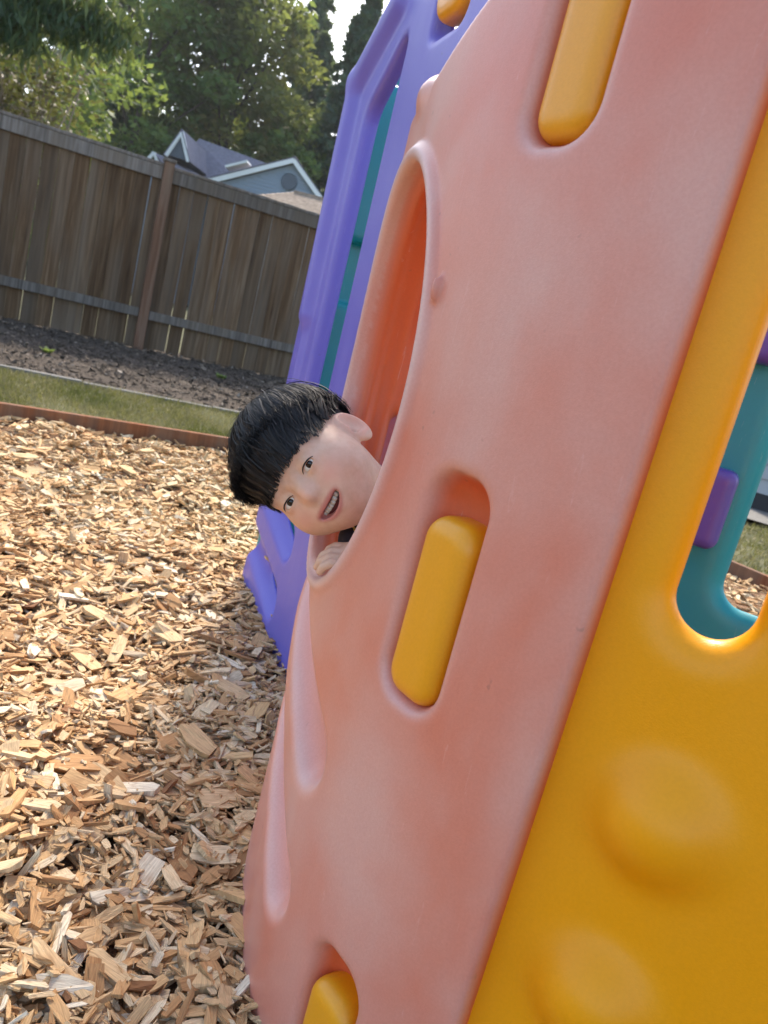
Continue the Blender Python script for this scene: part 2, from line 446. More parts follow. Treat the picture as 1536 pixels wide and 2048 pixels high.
# grass blades (one mass)
def blades(n, fpos, hmin, hmax, w):
    x, y, z = fpos(n)
    a = rng.uniform(0, 2 * np.pi, n); ln = rng.uniform(hmin, hmax, n); lean = rng.normal(0, .55, (n, 2)) * ln[:, None]
    ww = w * rng.uniform(.6, 1.3, n)
    dx, dy = np.cos(a) * ww, np.sin(a) * ww
    v = np.empty((n, 3, 3))
    v[:, 0] = np.stack([x - dx, y - dy, z], 1); v[:, 1] = np.stack([x + dx, y + dy, z], 1)
    v[:, 2] = np.stack([x + lean[:, 0], y + lean[:, 1], z + ln], 1)
    t = np.clip(.66 + .34 * np.sin(x * 3.3 + y * 1.7) * np.sin(y * 4.1 - x * 2) + .16 * np.sin(x * 9 + y * 6) + rng.normal(0, .17, n), 0, 1)
    return v.reshape(-1, 3), np.repeat(t, 3)
def lawn_pos(n):
    u = rng.uniform(-3.2, 3.2, n); q = rng.uniform(0, 1, n) ** 1.2
    p = (EO + EN * .04)[None] * (1 - q[:, None]) + BO[None] * q[:, None] + u[:, None] * (ED[None] * (1 - q[:, None]) + BD[None] * q[:, None])
    return p[:, 0], p[:, 1], .02 + .015 * q
def side_pos(n):
    u = rng.uniform(.05, 4.5, n); k = rng.uniform(0, 4, n)
    p = CORNER[None] + ED[None] * u[:, None] + E2[None] * k[:, None]
    return p[:, 0], p[:, 1], np.zeros(n)
v1, t1 = blades(62000, lawn_pos, .012, .042, .0035)
v2, t2 = blades(22000, side_pos, .02, .06, .006)
vv = np.concatenate([v1, v2]); me = np_mesh('grass', vv, np.arange(len(vv)).reshape(-1, 3)); fattr(me, 'tint', np.concatenate([t1, t2]))
tag(link('grass', me, M['grass']), 'short patchy dry green grass behind the timber edging', 'grass', kind='stuff')

# ------------------------------------------------------------------ wood chips
def chip_variant(r):
    n0 = r.integers(0, 3)
    w = r.uniform(.12, .42); th = r.uniform(.05, .13)
    sk = r.uniform(-.18, .18)
    e1 = r.uniform(.0, .22, 2); e2 = r.uniform(.0, .22, 2)
    top = np.array([(-.5 + e1[0], -w / 2), (.0, -w / 2 * r.uniform(.85, 1.25)), (.5 - e2[0], -w / 2 * r.uniform(.5, 1)), (.5 - e2[1] * .4, w / 2 * r.uniform(.2, .6)), (.42, w / 2 * r.uniform(.7, 1)), (.0, w / 2 * r.uniform(.85, 1.2)), (-.5 + e1[1], w / 2 * r.uniform(.5, 1)), (-.5, r.uniform(-.3, .3) * w)])
    top[:, 1] += sk * top[:, 0]
    z = th * (1 + r.uniform(-.35, .35, 8)); bow = r.uniform(-.12, .12)
    T = np.concatenate([top, (z + bow * (top[:, 0] * 2) ** 2 * .5)[:, None]], 1)
    Bt = np.concatenate([top * np.array([.97, .88]) + r.uniform(-.02, .02, (8, 2)), (bow * (top[:, 0] * 2) ** 2 * .5 - .0 * z)[:, None]], 1)
    return np.concatenate([T, Bt])
NV = 24
variants = [chip_variant(rng) for _ in range(NV)]
tri = []
for i in range(1, 7): tri.append((0, i, i + 1))
for i in range(8):
    j = (i + 1) % 8; tri += [(i, i + 8, j + 8), (i, j + 8, j)]
tri = np.array(tri)
bot = np.array([(8, 8 + i + 1, 8 + i) for i in range(1, 7)])
VA = np.stack(variants)
def scatter(n, x0, x1, y0, y1, med, sig, lo, hi, layer):
    x = rng.uniform(x0, x1, n); y = rng.uniform(y0, y1, n)
    k = in_pit(x, y, .03); x, y = x[k], y[k]; n = len(x)
    L = np.clip(np.exp(rng.normal(math.log(med), sig, n)), lo, hi)
    z = hgt(x, y) + rng.uniform(-.004, layer, n) - L * .10
    return np.stack([x, y, z], 1), L
sets = [scatter(23000, -1.25, .2, .25, 1.65, .032, .48, .010, .105, .024),
        scatter(9000, -1.25, .2, .25, 1.65, .013, .35, .005, .03, .030),
        scatter(20000, -2.2, .25, 1.65, 2.9, .036, .42, .012, .10, .026),
        scatter(26000, -4.2, .6, 2.9, 6.0, .042, .40, .018, .11, .03),
        scatter(9000, .2, 4.2, 2.6, 6.6, .05, .4, .02, .11, .03),
        scatter(5000, .2, 2.6, .0, 2.6, .045, .4, .02, .11, .03),
        scatter(6000, -4.0, -1.25, .1, 1.65, .045, .4, .02, .11, .03)]
CP = np.concatenate([s[0] for s in sets]); CL = np.concatenate([s[1] for s in sets])
n = len(CP)
var = rng.integers(0, NV, n); yaw = rng.uniform(0, 2 * np.pi, n)
tilt = rng.normal(0, .20, n) + (rng.random(n) < .14) * rng.normal(0, .45, n); roll = rng.normal(0, .28, n)
wid = rng.uniform(.55, 1.45, n)
tint = np.clip(rng.beta(2.5, 1.7, n) + .05 * np.sin(CP[:, 0] * 9) * np.sin(CP[:, 1] * 7), 0, 1)
def chip_rot(yaw, tilt, roll):
    cy, sy, ct, st, cr, sr = np.cos(yaw), np.sin(yaw), np.cos(tilt), np.sin(tilt), np.cos(roll), np.sin(roll)
    R_ = np.empty((len(yaw), 3, 3))
    R_[:, 0, 0] = cy * ct; R_[:, 0, 1] = cy * st * sr - sy * cr; R_[:, 0, 2] = cy * st * cr + sy * sr
    R_[:, 1, 0] = sy * ct; R_[:, 1, 1] = sy * st * sr + cy * cr; R_[:, 1, 2] = sy * st * cr - cy * sr
    R_[:, 2, 0] = -st; R_[:, 2, 1] = ct * sr; R_[:, 2, 2] = ct * cr
    return R_
RR = chip_rot(yaw, tilt, roll)
pxs, pys, dep = project(CP)
edge_x = np.interp(pys, [1300, 1500, 1750, 2048], [545, 520, 490, 490])
cand = (pxs > 5) & (pxs < edge_x) & (pys > 1150) & (pys < 2040) & (dep > .3) & (CP[:, 2] - hgt(CP[:, 0], CP[:, 1]) + CL * .10 > .011)
score = np.where(cand, CL * wid ** .5 / dep, 0)
top300 = np.argsort(-score)[:300]
CP[top300, 2] += .004
is_top = np.zeros(n, bool); is_top[top300] = True
st_ = ~is_top
loc = VA[var[st_]] * np.stack([CL[st_], CL[st_] * wid[st_], CL[st_]], 1)[:, None, :]
Wv = np.einsum('nij,nkj->nki', RR[st_], loc) + CP[st_][:, None, :]
m_ = len(Wv)
Fa = (tri[None] + (np.arange(m_) * 16)[:, None, None]).reshape(-1, 3)
me = np_mesh('wood_chips', Wv.reshape(-1, 3), Fa)
fattr(me, 'tint', np.repeat(tint[st_], 16))
uvl = me.uv_layers.new(name='UVMap')
uvv = (VA[var[st_]][:, :, :2] + rng.uniform(0, 60, (m_, 1, 2))).reshape(-1, 2)
uvl.data.foreach_set('uv', uvv[Fa.ravel()].astype(np.float32).ravel())
tag(link('wood_chips', me, M['chip']), 'deep layer of pale splintered wood chips covering the play area', 'wood chips', kind='stuff')
chip_meshes = []
for i in range(NV):
    Fv = np.concatenate([tri, bot])
    cm = np_mesh('wood_chip', VA[i], Fv); u = cm.uv_layers.new(name='UVMap')
    off = rng.uniform(0, 60, 2)
    u.data.foreach_set('uv', (VA[i][:, :2] + off)[Fv.ravel()].astype(np.float32).ravel())
    cm.materials.append(M['chip_obj']); chip_meshes.append(cm)
def put_chip(i_var, pos, R_, sc, parent=None):
    o = bpy.data.objects.new('wood_chip', chip_meshes[i_var]); COL.objects.link(o)
    o.matrix_world = Matrix.Translation(Vector(pos)) @ Matrix(R_.tolist()).to_4x4() @ Matrix.Diagonal((*sc, 1))
    if parent: o.parent = parent
    return o
for i in top300:
    put_chip(var[i], CP[i], RR[i], (CL[i], CL[i] * wid[i], CL[i]), chip_bed)

# mulch bits on the garden bed
nb = 15000
u = rng.uniform(-3.4, 3.2, nb); q = rng.uniform(0, .93, nb)
pp = BO[None] * (1 - q[:, None]) + (FO + FN * .3)[None] * q[:, None] + u[:, None] * BD[None]
L = np.clip(np.exp(rng.normal(math.log(.021), .45, nb)), .008, .07)
P3 = np.stack([pp[:, 0], pp[:, 1], .025 + .095 * q + rng.uniform(-.005, .015, nb)], 1)
vr = rng.integers(0, NV, nb)
Wv = np.einsum('nij,nkj->nki', chip_rot(rng.uniform(0, 6.3, nb), rng.normal(0, .4, nb), rng.normal(0, .4, nb)), VA[vr] * np.stack([L, L * 1.6, L * 1.6], 1)[:, None]) + P3[:, None]
me = np_mesh('mulch', Wv.reshape(-1, 3), (tri[None] + (np.arange(nb) * 16)[:, None, None]).reshape(-1, 3))
fattr(me, 'tint', np.repeat(rng.random(nb) ** 1.3, 16))
tag(link('bark_mulch', me, M['mulch']), 'dark bark mulch and soil clods along the foot of the fence', 'mulch', kind='stuff')
# small weeds in the bed
for k, (u_, q_) in enumerate(((-.55, .35), (.9, .55), (1.3, .3))):
    p = BO * (1 - q_) + (FO + FN * .3) * q_ + u_ * BD
    nl = 26; c = rng.normal(0, .016, (nl, 2)); a = rng.uniform(0, 6.28, nl); l_ = rng.uniform(.03, .06, nl)
    v = np.empty((nl, 4, 3)); zb = .03 + .095 * q_
    dx, dy = np.cos(a), np.sin(a)
    for j, (f1, f2) in enumerate(((0, 0), (.5, .4), (1, 0), (.5, -.4))):
        v[:, j, 0] = p[0] + c[:, 0] + l_ * (dx * f1 - dy * f2); v[:, j, 1] = p[1] + c[:, 1] + l_ * (dy * f1 + dx * f2); v[:, j, 2] = zb + l_ * (f1 * .8 + .1)
    me = np_mesh('weed', v.reshape(-1, 3), np.arange(nl * 4).reshape(-1, 4)); fattr(me, 'tint', rng.uniform(.4, 1, nl * 4))
    tag(link('weed', me, M['leaf_light']), ['small green weed sprouting left of the fence post', 'small green weed in the dark bed right of the fence post', 'small weed near the grass edge of the dark bed'][k], 'weed')

# ------------------------------------------------------------------ edgings
def yaw_rot(d): return Matrix(((d[0], -d[1], 0), (d[1], d[0], 0), (0, 0, 1)))
def board_mesh(name, L, T, H, bev=.006):
    bm = bmesh.new(); add_box(bm, (0, 0, 0), (L / 2, T / 2, H / 2)); return bm_mesh(name, bm, bev)
def place(name, me, mat, parent, c, d):
    o = bpy.data.objects.new(name, me); COL.objects.link(o)
    if not me.materials: me.materials.append(mat)
    if parent: o.parent = parent; c = Vector(c) - parent.location
    o.location = c; o.rotation_euler = (0, 0, math.atan2(d[1], d[0])); return o
te = tag(empty('timber_edging', (*EO, 0)), 'low reddish brown timber edging board between wood chips and lawn', 'edging')
bme = board_mesh('board', 2.394, .04, .20)
for k in range(-2, 2):
    c = EO + ED * (.55 + 2.4 * k + .0)
    if k == 1: c = EO + ED * 2.49; me_ = board_mesh('board', 1.474, .04, .20)
    else: me_ = bme
    place('board', me_, M['edging'], te, (*c, -.022), ED)
te2 = tag(empty('timber_edging', (*CORNER, 0)), 'timber edging board glimpsed through the yellow panel slot', 'edging')
for k in range(3):
    place('board', bme, M['edging'], te2, (*(CORNER + E2 * (1.22 + 2.4 * k)), -.022), E2)
be = tag(empty('bed_edging', (*BO, 0)), 'grey concrete edging strip between the lawn and dark garden bed', 'edging')
bme2 = board_mesh('edging_block', .896, .07, .11, .012)
for k in range(-5, 5): place('edging_block', bme2, M['concrete'], be, (*(BO + BD * (.9 * k + .3)), -.002 + .004 * ((k * 7) % 3)), BD)

# ------------------------------------------------------------------ fence
fence = tag(empty('wooden_fence', (*FO, .1)), 'tall weathered brown board fence with grey rails and square posts', 'fence')
pm = board_mesh('post', .10, .10, 1.98, .006); pcm = board_mesh('post_cap', .125, .125, .03, .008)
SP = 2.44
FCAM = -FN                                  # towards the camera
for k in (-2, -1, 0, 1, 2):
    c = FO + FD * SP * k + FCAM * .035
    p = place('post', pm, M['post'], fence, (*c, 1.00), FD)
    cp = bpy.data.objects.new('post_cap', pcm); COL.objects.link(cp); cp.parent = p; cp.location = (0, 0, 1.004)
    if not pcm.materials: pcm.materials.append(M['rail'])
rail_len = SP - .10
bmh = [board_mesh('fence_board', .136, .018, 1.80 - dz, .003) for dz in (0, .012, .024)]
railm = board_mesh('top_rail', rail_len, .032, .125, .004); capm = board_mesh('cap_board', rail_len, .085, .03, .004); botm = board_mesh('bottom_rail', rail_len, .05, .09, .004)
gapset = {(0, 3): .014, (0, 5): .006, (0, 2): .005, (0, 8): .005, (0, 11): .004, (-1, 16): .006, (-1, 9): .004}
for b in range(-2, 2):
    mid = FO + FD * (SP * (b + .5))
    dz = [-.03, .01, 0, -.01][b + 2]
    place('top_rail', railm, M['rail'], fence, (*(mid + FCAM * .030), 1.865 + dz), FD)
    place('cap_board', capm, M['rail'], fence, (*(mid + FCAM * .010), 1.9445 + dz), FD)
    place('bottom_rail', botm, M['rail'], fence, (*(mid + FCAM * .038), .465 + dz), FD)
    pitch = (SP - .006) / 17
    for i in range(17):
        ofs = gapset.get((b, i), 0) - random.uniform(0, .0015)
        c = FO + FD * (SP * b + .003 + pitch * (i + .5) + ofs * .5)
        o = place('fence_board', bmh[(i * 5 + b) % 3], M['fence'], fence, (*(c + FCAM * random.uniform(-.003, .002)), 1.005 + random.uniform(-.006, .006)), FD)
        o.rotation_euler[1] = random.uniform(-.0025, .0025)
        sx = (pitch - .0015 - gapset.get((b, i), 0)) / .136
        o.scale = (sx, 1, 1)

# ------------------------------------------------------------------ houses
def lin(*c): return tuple(c)
g = NT('roof_shingles'); v = g.mapping((1, 1, 1))
br = g.n('TexBrick', i_Scale=4.0); br.inputs['Color1'].default_value = (.16, .15, .18, 1); br.inputs['Color2'].default_value = (.25, .235, .28, 1); br.inputs['Mortar'].default_value = (.10, .09, .11, 1)
br.inputs['Mortar Size'].default_value = .03; g.l(v, br.inputs['Vector']); g.l(g.mix(.35, br.outputs[0], g.ramp(g.noise(12, 6, v, .7), [(.3, (.1, .1, .12)), (.7, (.3, .28, .33))])), g.b.inputs['Base Color']); g.set(Roughness=.95); M['roof'] = g.m
g = NT('cedar_shakes'); v = g.mapping((1, 1, 1)); g.l(g.ramp(g.noise(8, 6, v, .75), [(.3, (.16, .11, .08)), (.7, (.42, .33, .25))]), g.b.inputs['Base Color']); g.set(Roughness=.95); M['shake'] = g.m
g = NT('blue_grey_siding'); g.set(Base_Color=(.23, .29, .36), Roughness=.6); M['siding'] = g.m
g = NT('white_trim'); g.set(Base_Color=(.78, .80, .80), Roughness=.5); M['trim'] = g.m
g = NT('dark_vent'); g.set(Base_Color=(.10, .12, .15), Roughness=.7); M['vent'] = g.m
g = NT('window_glass'); g.set(Base_Color=(.03, .04, .05), Roughness=.08); M['glass'] = g.m
g = NT('grey_wall_paint'); g.set(Base_Color=(.36, .37, .38), Roughness=.7); M['greywall'] = g.m
g = NT('dark_plinth'); g.set(Base_Color=(.025, .025, .028), Roughness=.8); M['plinth'] = g.m

def prism_part(name, pts, ext, mat, parent):
    bm = bmesh.new(); poly_prism(bm, [Vector(p) for p in pts], ext); return link(name, bm_mesh(name, bm), mat, parent)
def bar_part(name, a, b, w, t, mat, parent, up=(0, 1, 0)):
    """beam from a to b, w wide in the plane, t thick along up"""
    a, b, up = Vector(a), Vector(b), Vector(up).normalized()
    d = (b - a).normalized(); s = d.cross(up).normalized()
    bm = bmesh.new(); poly_prism(bm, [a + s * w / 2, b + s * w / 2, b - s * w / 2, a - s * w / 2], up * t); return link(name, bm_mesh(name, bm), mat, parent)

H = tag(empty('house', (-9.5, 42, -.06)), 'blue grey house with white trimmed gable and grey shingle roof behind the fence', 'house')
Y0 = 40.0
pk = (-8.44, 7.99); le = (-12.3, 6.08); re = (-5.9, 5.87)
prism_part('gable_wall', [(le[0] + .3, Y0, -.05), (re[0] - .25, Y0, -.05), (re[0] - .25, Y0, re[1] + .05), (pk[0], Y0, pk[1] - .15), (le[0] + .3, Y0, le[1])], (0, 6, 0), M['siding'], H)
zb = 4.2
while zb < 7.7:                                            # lap boards of the gable, one by one
    zt = zb + .16
    xl = le[0] + .35 if zt < le[1] else pk[0] - (pk[1] - .25 - zt) / (pk[1] - le[1]) * (pk[0] - le[0])
    xr = re[0] - .3 if zt < re[1] else pk[0] + (pk[1] - .25 - zt) / (pk[1] - re[1]) * (re[0] - pk[0])
    if xr - xl > .3:
        bm = bmesh.new(); poly_prism(bm, [Vector((xl, Y0 - .004, zb)), Vector((xl, Y0 - .035, zb)), Vector((xl, Y0 - .006, zt))], (xr - xl, 0, 0))
        link('siding_board', bm_mesh('siding_board', bm), M['siding'], H)
    zb += .165
bar_part('rake_trim', (le[0], Y0 - .30, le[1]), (pk[0], Y0 - .30, pk[1]), .26, .12, M['trim'], H)
bar_part('rake_trim', (pk[0], Y0 - .302, pk[1]), (re[0], Y0 - .302, re[1]), .26, .12, M['trim'], H)
rf = bar_part('roof', (le[0], Y0 - .31, le[1] + .14), (pk[0] + .05, Y0 - .31, pk[1] + .14), .06, 8, M['roof'], H)
bar_part('roof', (pk[0] - .02, Y0 - .312, pk[1] + .15), (re[0], Y0 - .312, re[1] + .15), .06, 8, M['roof'], H)
bm = bmesh.new(); bmesh.ops.create_cone(bm, cap_ends=True, segments=20, radius1=.36, radius2=.36, depth=.08, matrix=Matrix.Translation((-8.49, Y0 - .045, 6.98)) @ Matrix.Rotation(rad(90), 4, 'X'))
vent = link('gable_vent', bm_mesh('gable_vent', bm), M['vent'], H)
bm = bmesh.new(); bmesh.ops.create_cone(bm, cap_ends=False, segments=20, radius1=.40, radius2=.40, depth=.12, matrix=Matrix.Translation((-8.49, Y0 - .05, 6.98)) @ Matrix.Rotation(rad(90), 4, 'X'))
link('vent_ring', bm_mesh('vent_ring', bm), M['siding'], vent)
# main block roof behind: ridge falling away to the right
prism_part('main_roof', [(-15.2, 41.0, 5.6), (-9.6, 41.0, 5.6), (-10.4, 45.0, 8.35), (-14.55, 44.0, 8.62)], (0, .10, -.12), M['roof'], H)
prism_part('main_wall', [(-14.9, 41.5, -.05), (-11.9, 41.5, -.05), (-11.9, 41.5, 5.7), (-14.9, 41.5, 5.7)], (0, 6, 0), M['siding'], H)
# dormer with white trim
prism_part('dormer_face', [(-14.38, 39.55, 6.75), (-13.44, 39.55, 6.72), (-13.93, 39.55, 7.80)], (0, 3.0, 0), M['vent'], H)
bar_part('dormer_trim', (-14.50, 39.42, 6.68), (-13.95, 39.42, 7.88), .16, .10, M['trim'], H)
bar_part('dormer_trim', (-13.95, 39.418, 7.90), (-13.38, 39.418, 6.66), .18, .10, M['trim'], H)
bar_part('dormer_roof', (-13.97, 39.41, 8.02), (-13.28, 39.41, 6.66), .05, 4.4, M['roof'], H)
bar_part('dormer_roof', (-14.62, 39.412, 6.68), (-13.95, 39.412, 8.02), .05, 4.4, M['roof'], H)
# porch roof: grey slope in front with small white-trimmed end at the left
prism_part('porch_roof', [(-14.95, 39.0, 6.62), (-12.9, 39.0, 5.2), (-12.4, 40.6, 6.1), (-14.2, 40.9, 6.75)], (0, .02, -.10), M['roof'], H)
bar_part('porch_trim', (-15.25, 38.98, 6.10), (-14.93, 38.98, 6.62), .15, .12, M['trim'], H)
bar_part('porch_trim', (-14.93, 38.985, 6.62), (-14.62, 38.985, 6.10), .12, .12, M['trim'], H)
prism_part('porch_wall', [(-15.1, 39.2, -.05), (-12.8, 39.2, -.05), (-12.8, 39.2, 5.15), (-14.9, 39.2, 6.4), (-15.1, 39.2, 6.2)], (0, 2, 0), M['siding'], H)
bar_part('skylight', (-11.6, 39.5, 6.88), (-10.6, 39.5, 7.36), .10, .9, M['trim'], H)

N2 = tag(empty('shed_roof_house', (-4.2, 22, -.06)), 'low brown shake roof peeking over the fence beside the purple panel', 'house')
prism_part('wall', [(-5.2, 21.0, -.05), (-3.0, 21.0, -.05), (-3.0, 21.0, 3.35), (-5.2, 21.0, 3.35)], (0, 3, 0), M['greywall'], N2)
for y_a, sgn in ((20.6, 1),):
    for k in range(12):
        z0 = 3.30 + .056 * k; y0 = 20.6 + .12 * k; xa = -5.7 + .10 * k
        prism_part('shake_row', [(xa, y0, z0), (-2.7 - .05 * k, y0, z0), (-2.7 - .05 * k, y0 + .2, z0 + .065), (xa + .05, y0 + .2, z0 + .065)], (0, .01, .035), M['shake'], N2)
bar_part('ridge_board', (-4.5, 22.0, 4.0), (-3.2, 22.0, 4.0), .10, .12, M['shake'], N2)

G = tag(empty('grey_house', (6.3, 10.5, -.06)), 'grey wall with dark base glimpsed past the teal panel', 'house')
prism_part('plinth', [(3.95, 9.0, -.05), (8.5, 6.6, -.05), (8.5, 6.6, .18), (3.95, 9.0, .18)], (1.5, 3, 0), M['plinth'], G)
for k in range(14):
    prism_part('siding_board', [(3.98, 9.0, .19 + .17 * k), (8.52, 6.6, .19 + .17 * k), (8.53, 6.62, .355 + .17 * k), (3.99, 9.02, .355 + .17 * k)], (1.45, 2.9, 0), M['greywall'], G)
prism_part('roof', [(3.6, 8.9, 2.6), (8.4, 6.3, 2.6), (9.2, 8.0, 3.5), (4.4, 10.6, 3.5)], (.6, 1.3, .08), M['roof'], G)
prism_part('rear_roof', [(5.2, 12.2, 2.6), (10.0, 9.6, 2.6), (9.85, 9.35, 3.56), (5.05, 11.95, 3.56)], (.05, .1, .06), M['roof'], G)
sheet('patio', [(3.2, 7.9, .006), (7.8, 5.4, .006), (8.4, 6.6, .006), (3.8, 9.1, .006)], 0, M['concrete'])

# ------------------------------------------------------------------ trees
def leaf_quads(C, size, stretch=1.0, droop=0.0, tint=None):
    n = len(C)
    a = rng.normal(0, 1, (n, 3)); a[:, 2] = a[:, 2] * .6 - droop; a /= np.linalg.norm(a, axis=1)[:, None]
    b = np.cross(a, rng.normal(0, 1, (n, 3))); b /= np.linalg.norm(b, axis=1)[:, None]
    s = size * rng.uniform(.6, 1.4, n)[:, None]
    v = np.stack([C - a * s * stretch, C + b * s * .45, C + a * s * stretch, C - b * s * .45], 1)
    return v.reshape(-1, 3), np.repeat(tint, 4)

def broadleaf(name, label, base, hgt_, rad_, mat, nclump, per, leaf, trunk_h=.35, group=None):
    T = tag(empty(name, base), label, 'tree', group)
    b = np.array(base)
    bm = bmesh.new()
    top = b + np.array([rng.normal(0, .3), rng.normal(0, .3), hgt_ * .85])
    tube(bm, [b - (0, 0, .1), b + (0.05, 0, hgt_ * .3), b * .4 + top * .6 + (0.1, 0, 0), top], [.22 * hgt_ / 12, .18 * hgt_ / 12, .1 * hgt_ / 12, .02], 8)
    cs = []
    for i in range(nclump):
        zf = rng.uniform(trunk_h * .6, 1.0)
        r_ = rad_ * math.sqrt(max(.02, 1 - ((zf - .55) / .5) ** 2)) * rng.uniform(.35, 1.05)
        a = rng.uniform(0, 6.283)
        cs.append(b + np.array([math.cos(a) * r_, math.sin(a) * r_, zf * hgt_]))
    for i in range(min(14, nclump)):
        c = cs[i]; st = b + (top - b) * max(.2, (c[2] - b[2]) / hgt_ - .18)
        tube(bm, [st, (st + c) / 2 + (0, 0, .2), c], [.07 * hgt_ / 12, .045 * hgt_ / 12, .015], 5)
    link('trunk', bm_mesh('trunk', bm, 0, True), M['bark'], T)
    Cc_, tt = [], []
    for c in cs:
        rr = rad_ * rng.uniform(.22, .40)
        q = rng.normal(0, 1, (per, 3)); q /= np.linalg.norm(q, axis=1)[:, None]
        q *= (rng.uniform(.35, 1, per) ** .6)[:, None] * rr; q[:, 2] *= .7
        Cc_.append(c + q); tt.append(np.clip(rng.normal(.5, .12) + rng.normal(0, .17, per), 0, 1))
    V_, t_ = leaf_quads(np.concatenate(Cc_), leaf, 1.0, .2, np.concatenate(tt))
    me = np_mesh('crown', V_, np.arange(len(V_)).reshape(-1, 4)); fattr(me, 'tint', t_)
    link('crown', me, mat, T); return T

def conifer(name, label, base, hgt_, rad_, mat, nbr, per, leaf, group=None, skirt=.06):
    T = tag(empty(name, base), label, 'tree', group); b = np.array(base)
    bm = bmesh.new(); tube(bm, [b - (0, 0, .1), b + (0, 0, hgt_ * .5), b + (0, 0, hgt_)], [.25 * hgt_ / 16, .15 * hgt_ / 16, .02], 8)
    Cc_, tt = [], []
    for i in range(nbr):
        f = skirt + (1 - skirt) * rng.random() ** .9; a = rng.uniform(0, 6.283)
        L = rad_ * (1 - f) ** .75 * rng.uniform(.65, 1.1) + .25
        o = b + np.array([0, 0, f * hgt_]); dr = np.array([math.cos(a), math.sin(a), 0])
        t = rng.random(per) ** .7
        p = o + dr * (t * L)[:, None] + np.stack([np.zeros(per), np.zeros(per), -.35 * L * t ** 1.6 + .08 * L], 1)
        sidew = np.array([-dr[1], dr[0], 0]); p = p + sidew * (rng.normal(0, .16, per) * L * (1.1 - t))[:, None]
        p[:, 2] -= np.abs(rng.normal(0, .10, per)) * L * .6
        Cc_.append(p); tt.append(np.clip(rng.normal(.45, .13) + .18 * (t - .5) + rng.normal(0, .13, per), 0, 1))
        if i % 5 == 0: tube(bm, [o, o + dr * L * .9 + np.array([0, 0, -.2 * L])], [.035, .01], 4)
    link('trunk', bm_mesh('trunk', bm, 0, True), M['bark'], T)
    V_, t_ = leaf_quads(np.concatenate(Cc_), leaf, 1.3, .7, np.concatenate(tt))
    me = np_mesh('crown', V_, np.arange(len(V_)).reshape(-1, 4)); fattr(me, 'tint', t_)
    link('crown', me, mat, T); return T

GT = 'trees behind the fence'
broadleaf('maple_tree', 'dense green leafy tree left of the house, above the fence post', (-15.6, 27, -.06), 10.2, 3.9, M['leaf_mid'], 70, 170, .16, .12, GT)
broadleaf('maple_tree', 'large green tree behind the withered shrub at far left', (-19.5, 29, -.06), 13.0, 4.6, M['leaf_mid'], 80, 170, .17, .12, GT)
broadleaf('rust_tinged_tree', 'tall olive and rust tinged tree directly above the house roof', (-15.0, 50, -.06), 19.5, 4.6, M['leaf_olive'], 95, 170, .24, .15, GT)
broadleaf('light_green_tree', 'light green tree beside the gable, left of the purple panel', (-10.7, 49, -.06), 11.5, 2.8, M['leaf_light'], 50, 170, .22, .1, GT)
broadleaf('alder_tree', 'yellowish green tree rising at the top centre left', (-19.0, 46, -.06), 19.0, 5.0, M['leaf_light'], 80, 170, .23, .15, GT)
broadleaf('alder_tree', 'dark green leafy tree filling the gap left of the olive tree', (-17.5, 55, -.06), 22.0, 5.5, M['leaf_mid'], 90, 170, .27, .1, GT)
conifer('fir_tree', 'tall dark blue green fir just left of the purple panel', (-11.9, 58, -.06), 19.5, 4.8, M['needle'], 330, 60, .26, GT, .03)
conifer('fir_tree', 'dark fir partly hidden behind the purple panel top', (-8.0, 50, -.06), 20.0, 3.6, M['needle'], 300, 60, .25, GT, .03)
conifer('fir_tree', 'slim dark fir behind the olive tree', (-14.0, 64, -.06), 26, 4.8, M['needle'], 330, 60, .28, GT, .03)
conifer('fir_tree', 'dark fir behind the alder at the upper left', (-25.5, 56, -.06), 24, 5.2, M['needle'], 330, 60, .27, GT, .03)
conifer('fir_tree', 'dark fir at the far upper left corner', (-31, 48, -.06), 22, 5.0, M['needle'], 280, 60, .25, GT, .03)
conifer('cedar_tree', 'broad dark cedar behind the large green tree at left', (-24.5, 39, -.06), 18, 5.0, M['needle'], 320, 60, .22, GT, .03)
# far wood that reads as one mass
Cc_, tt = [], []
for i in range(55):
    x = rng.uniform(-48, 22); y = rng.uniform(72, 84); h = rng.uniform(12, 22) * (1 if x < -11 else .62); r_ = rng.uniform(2.8, 4.2)
    per = 330; f = rng.random(per); a = rng.uniform(0, 6.283, per); rr = r_ * (1 - f) ** .6 * rng.uniform(.5, 1, per) + .2
    Cc_.append(np.stack([x + np.cos(a) * rr, y + np.sin(a) * rr, f * h], 1)); tt.append(np.clip(rng.normal(.45, .2) + rng.normal(0, .15, per), 0, 1))
V_, t_ = leaf_quads(np.concatenate(Cc_), .52, 1.2, .4, np.concatenate(tt))
me = np_mesh('far_wood', V_, np.arange(len(V_)).reshape(-1, 4)); fattr(me, 'tint', t_)
tag(link('far_wood', me, M['needle']), 'dark distant woodland behind the separate trees', 'woodland', kind='stuff')

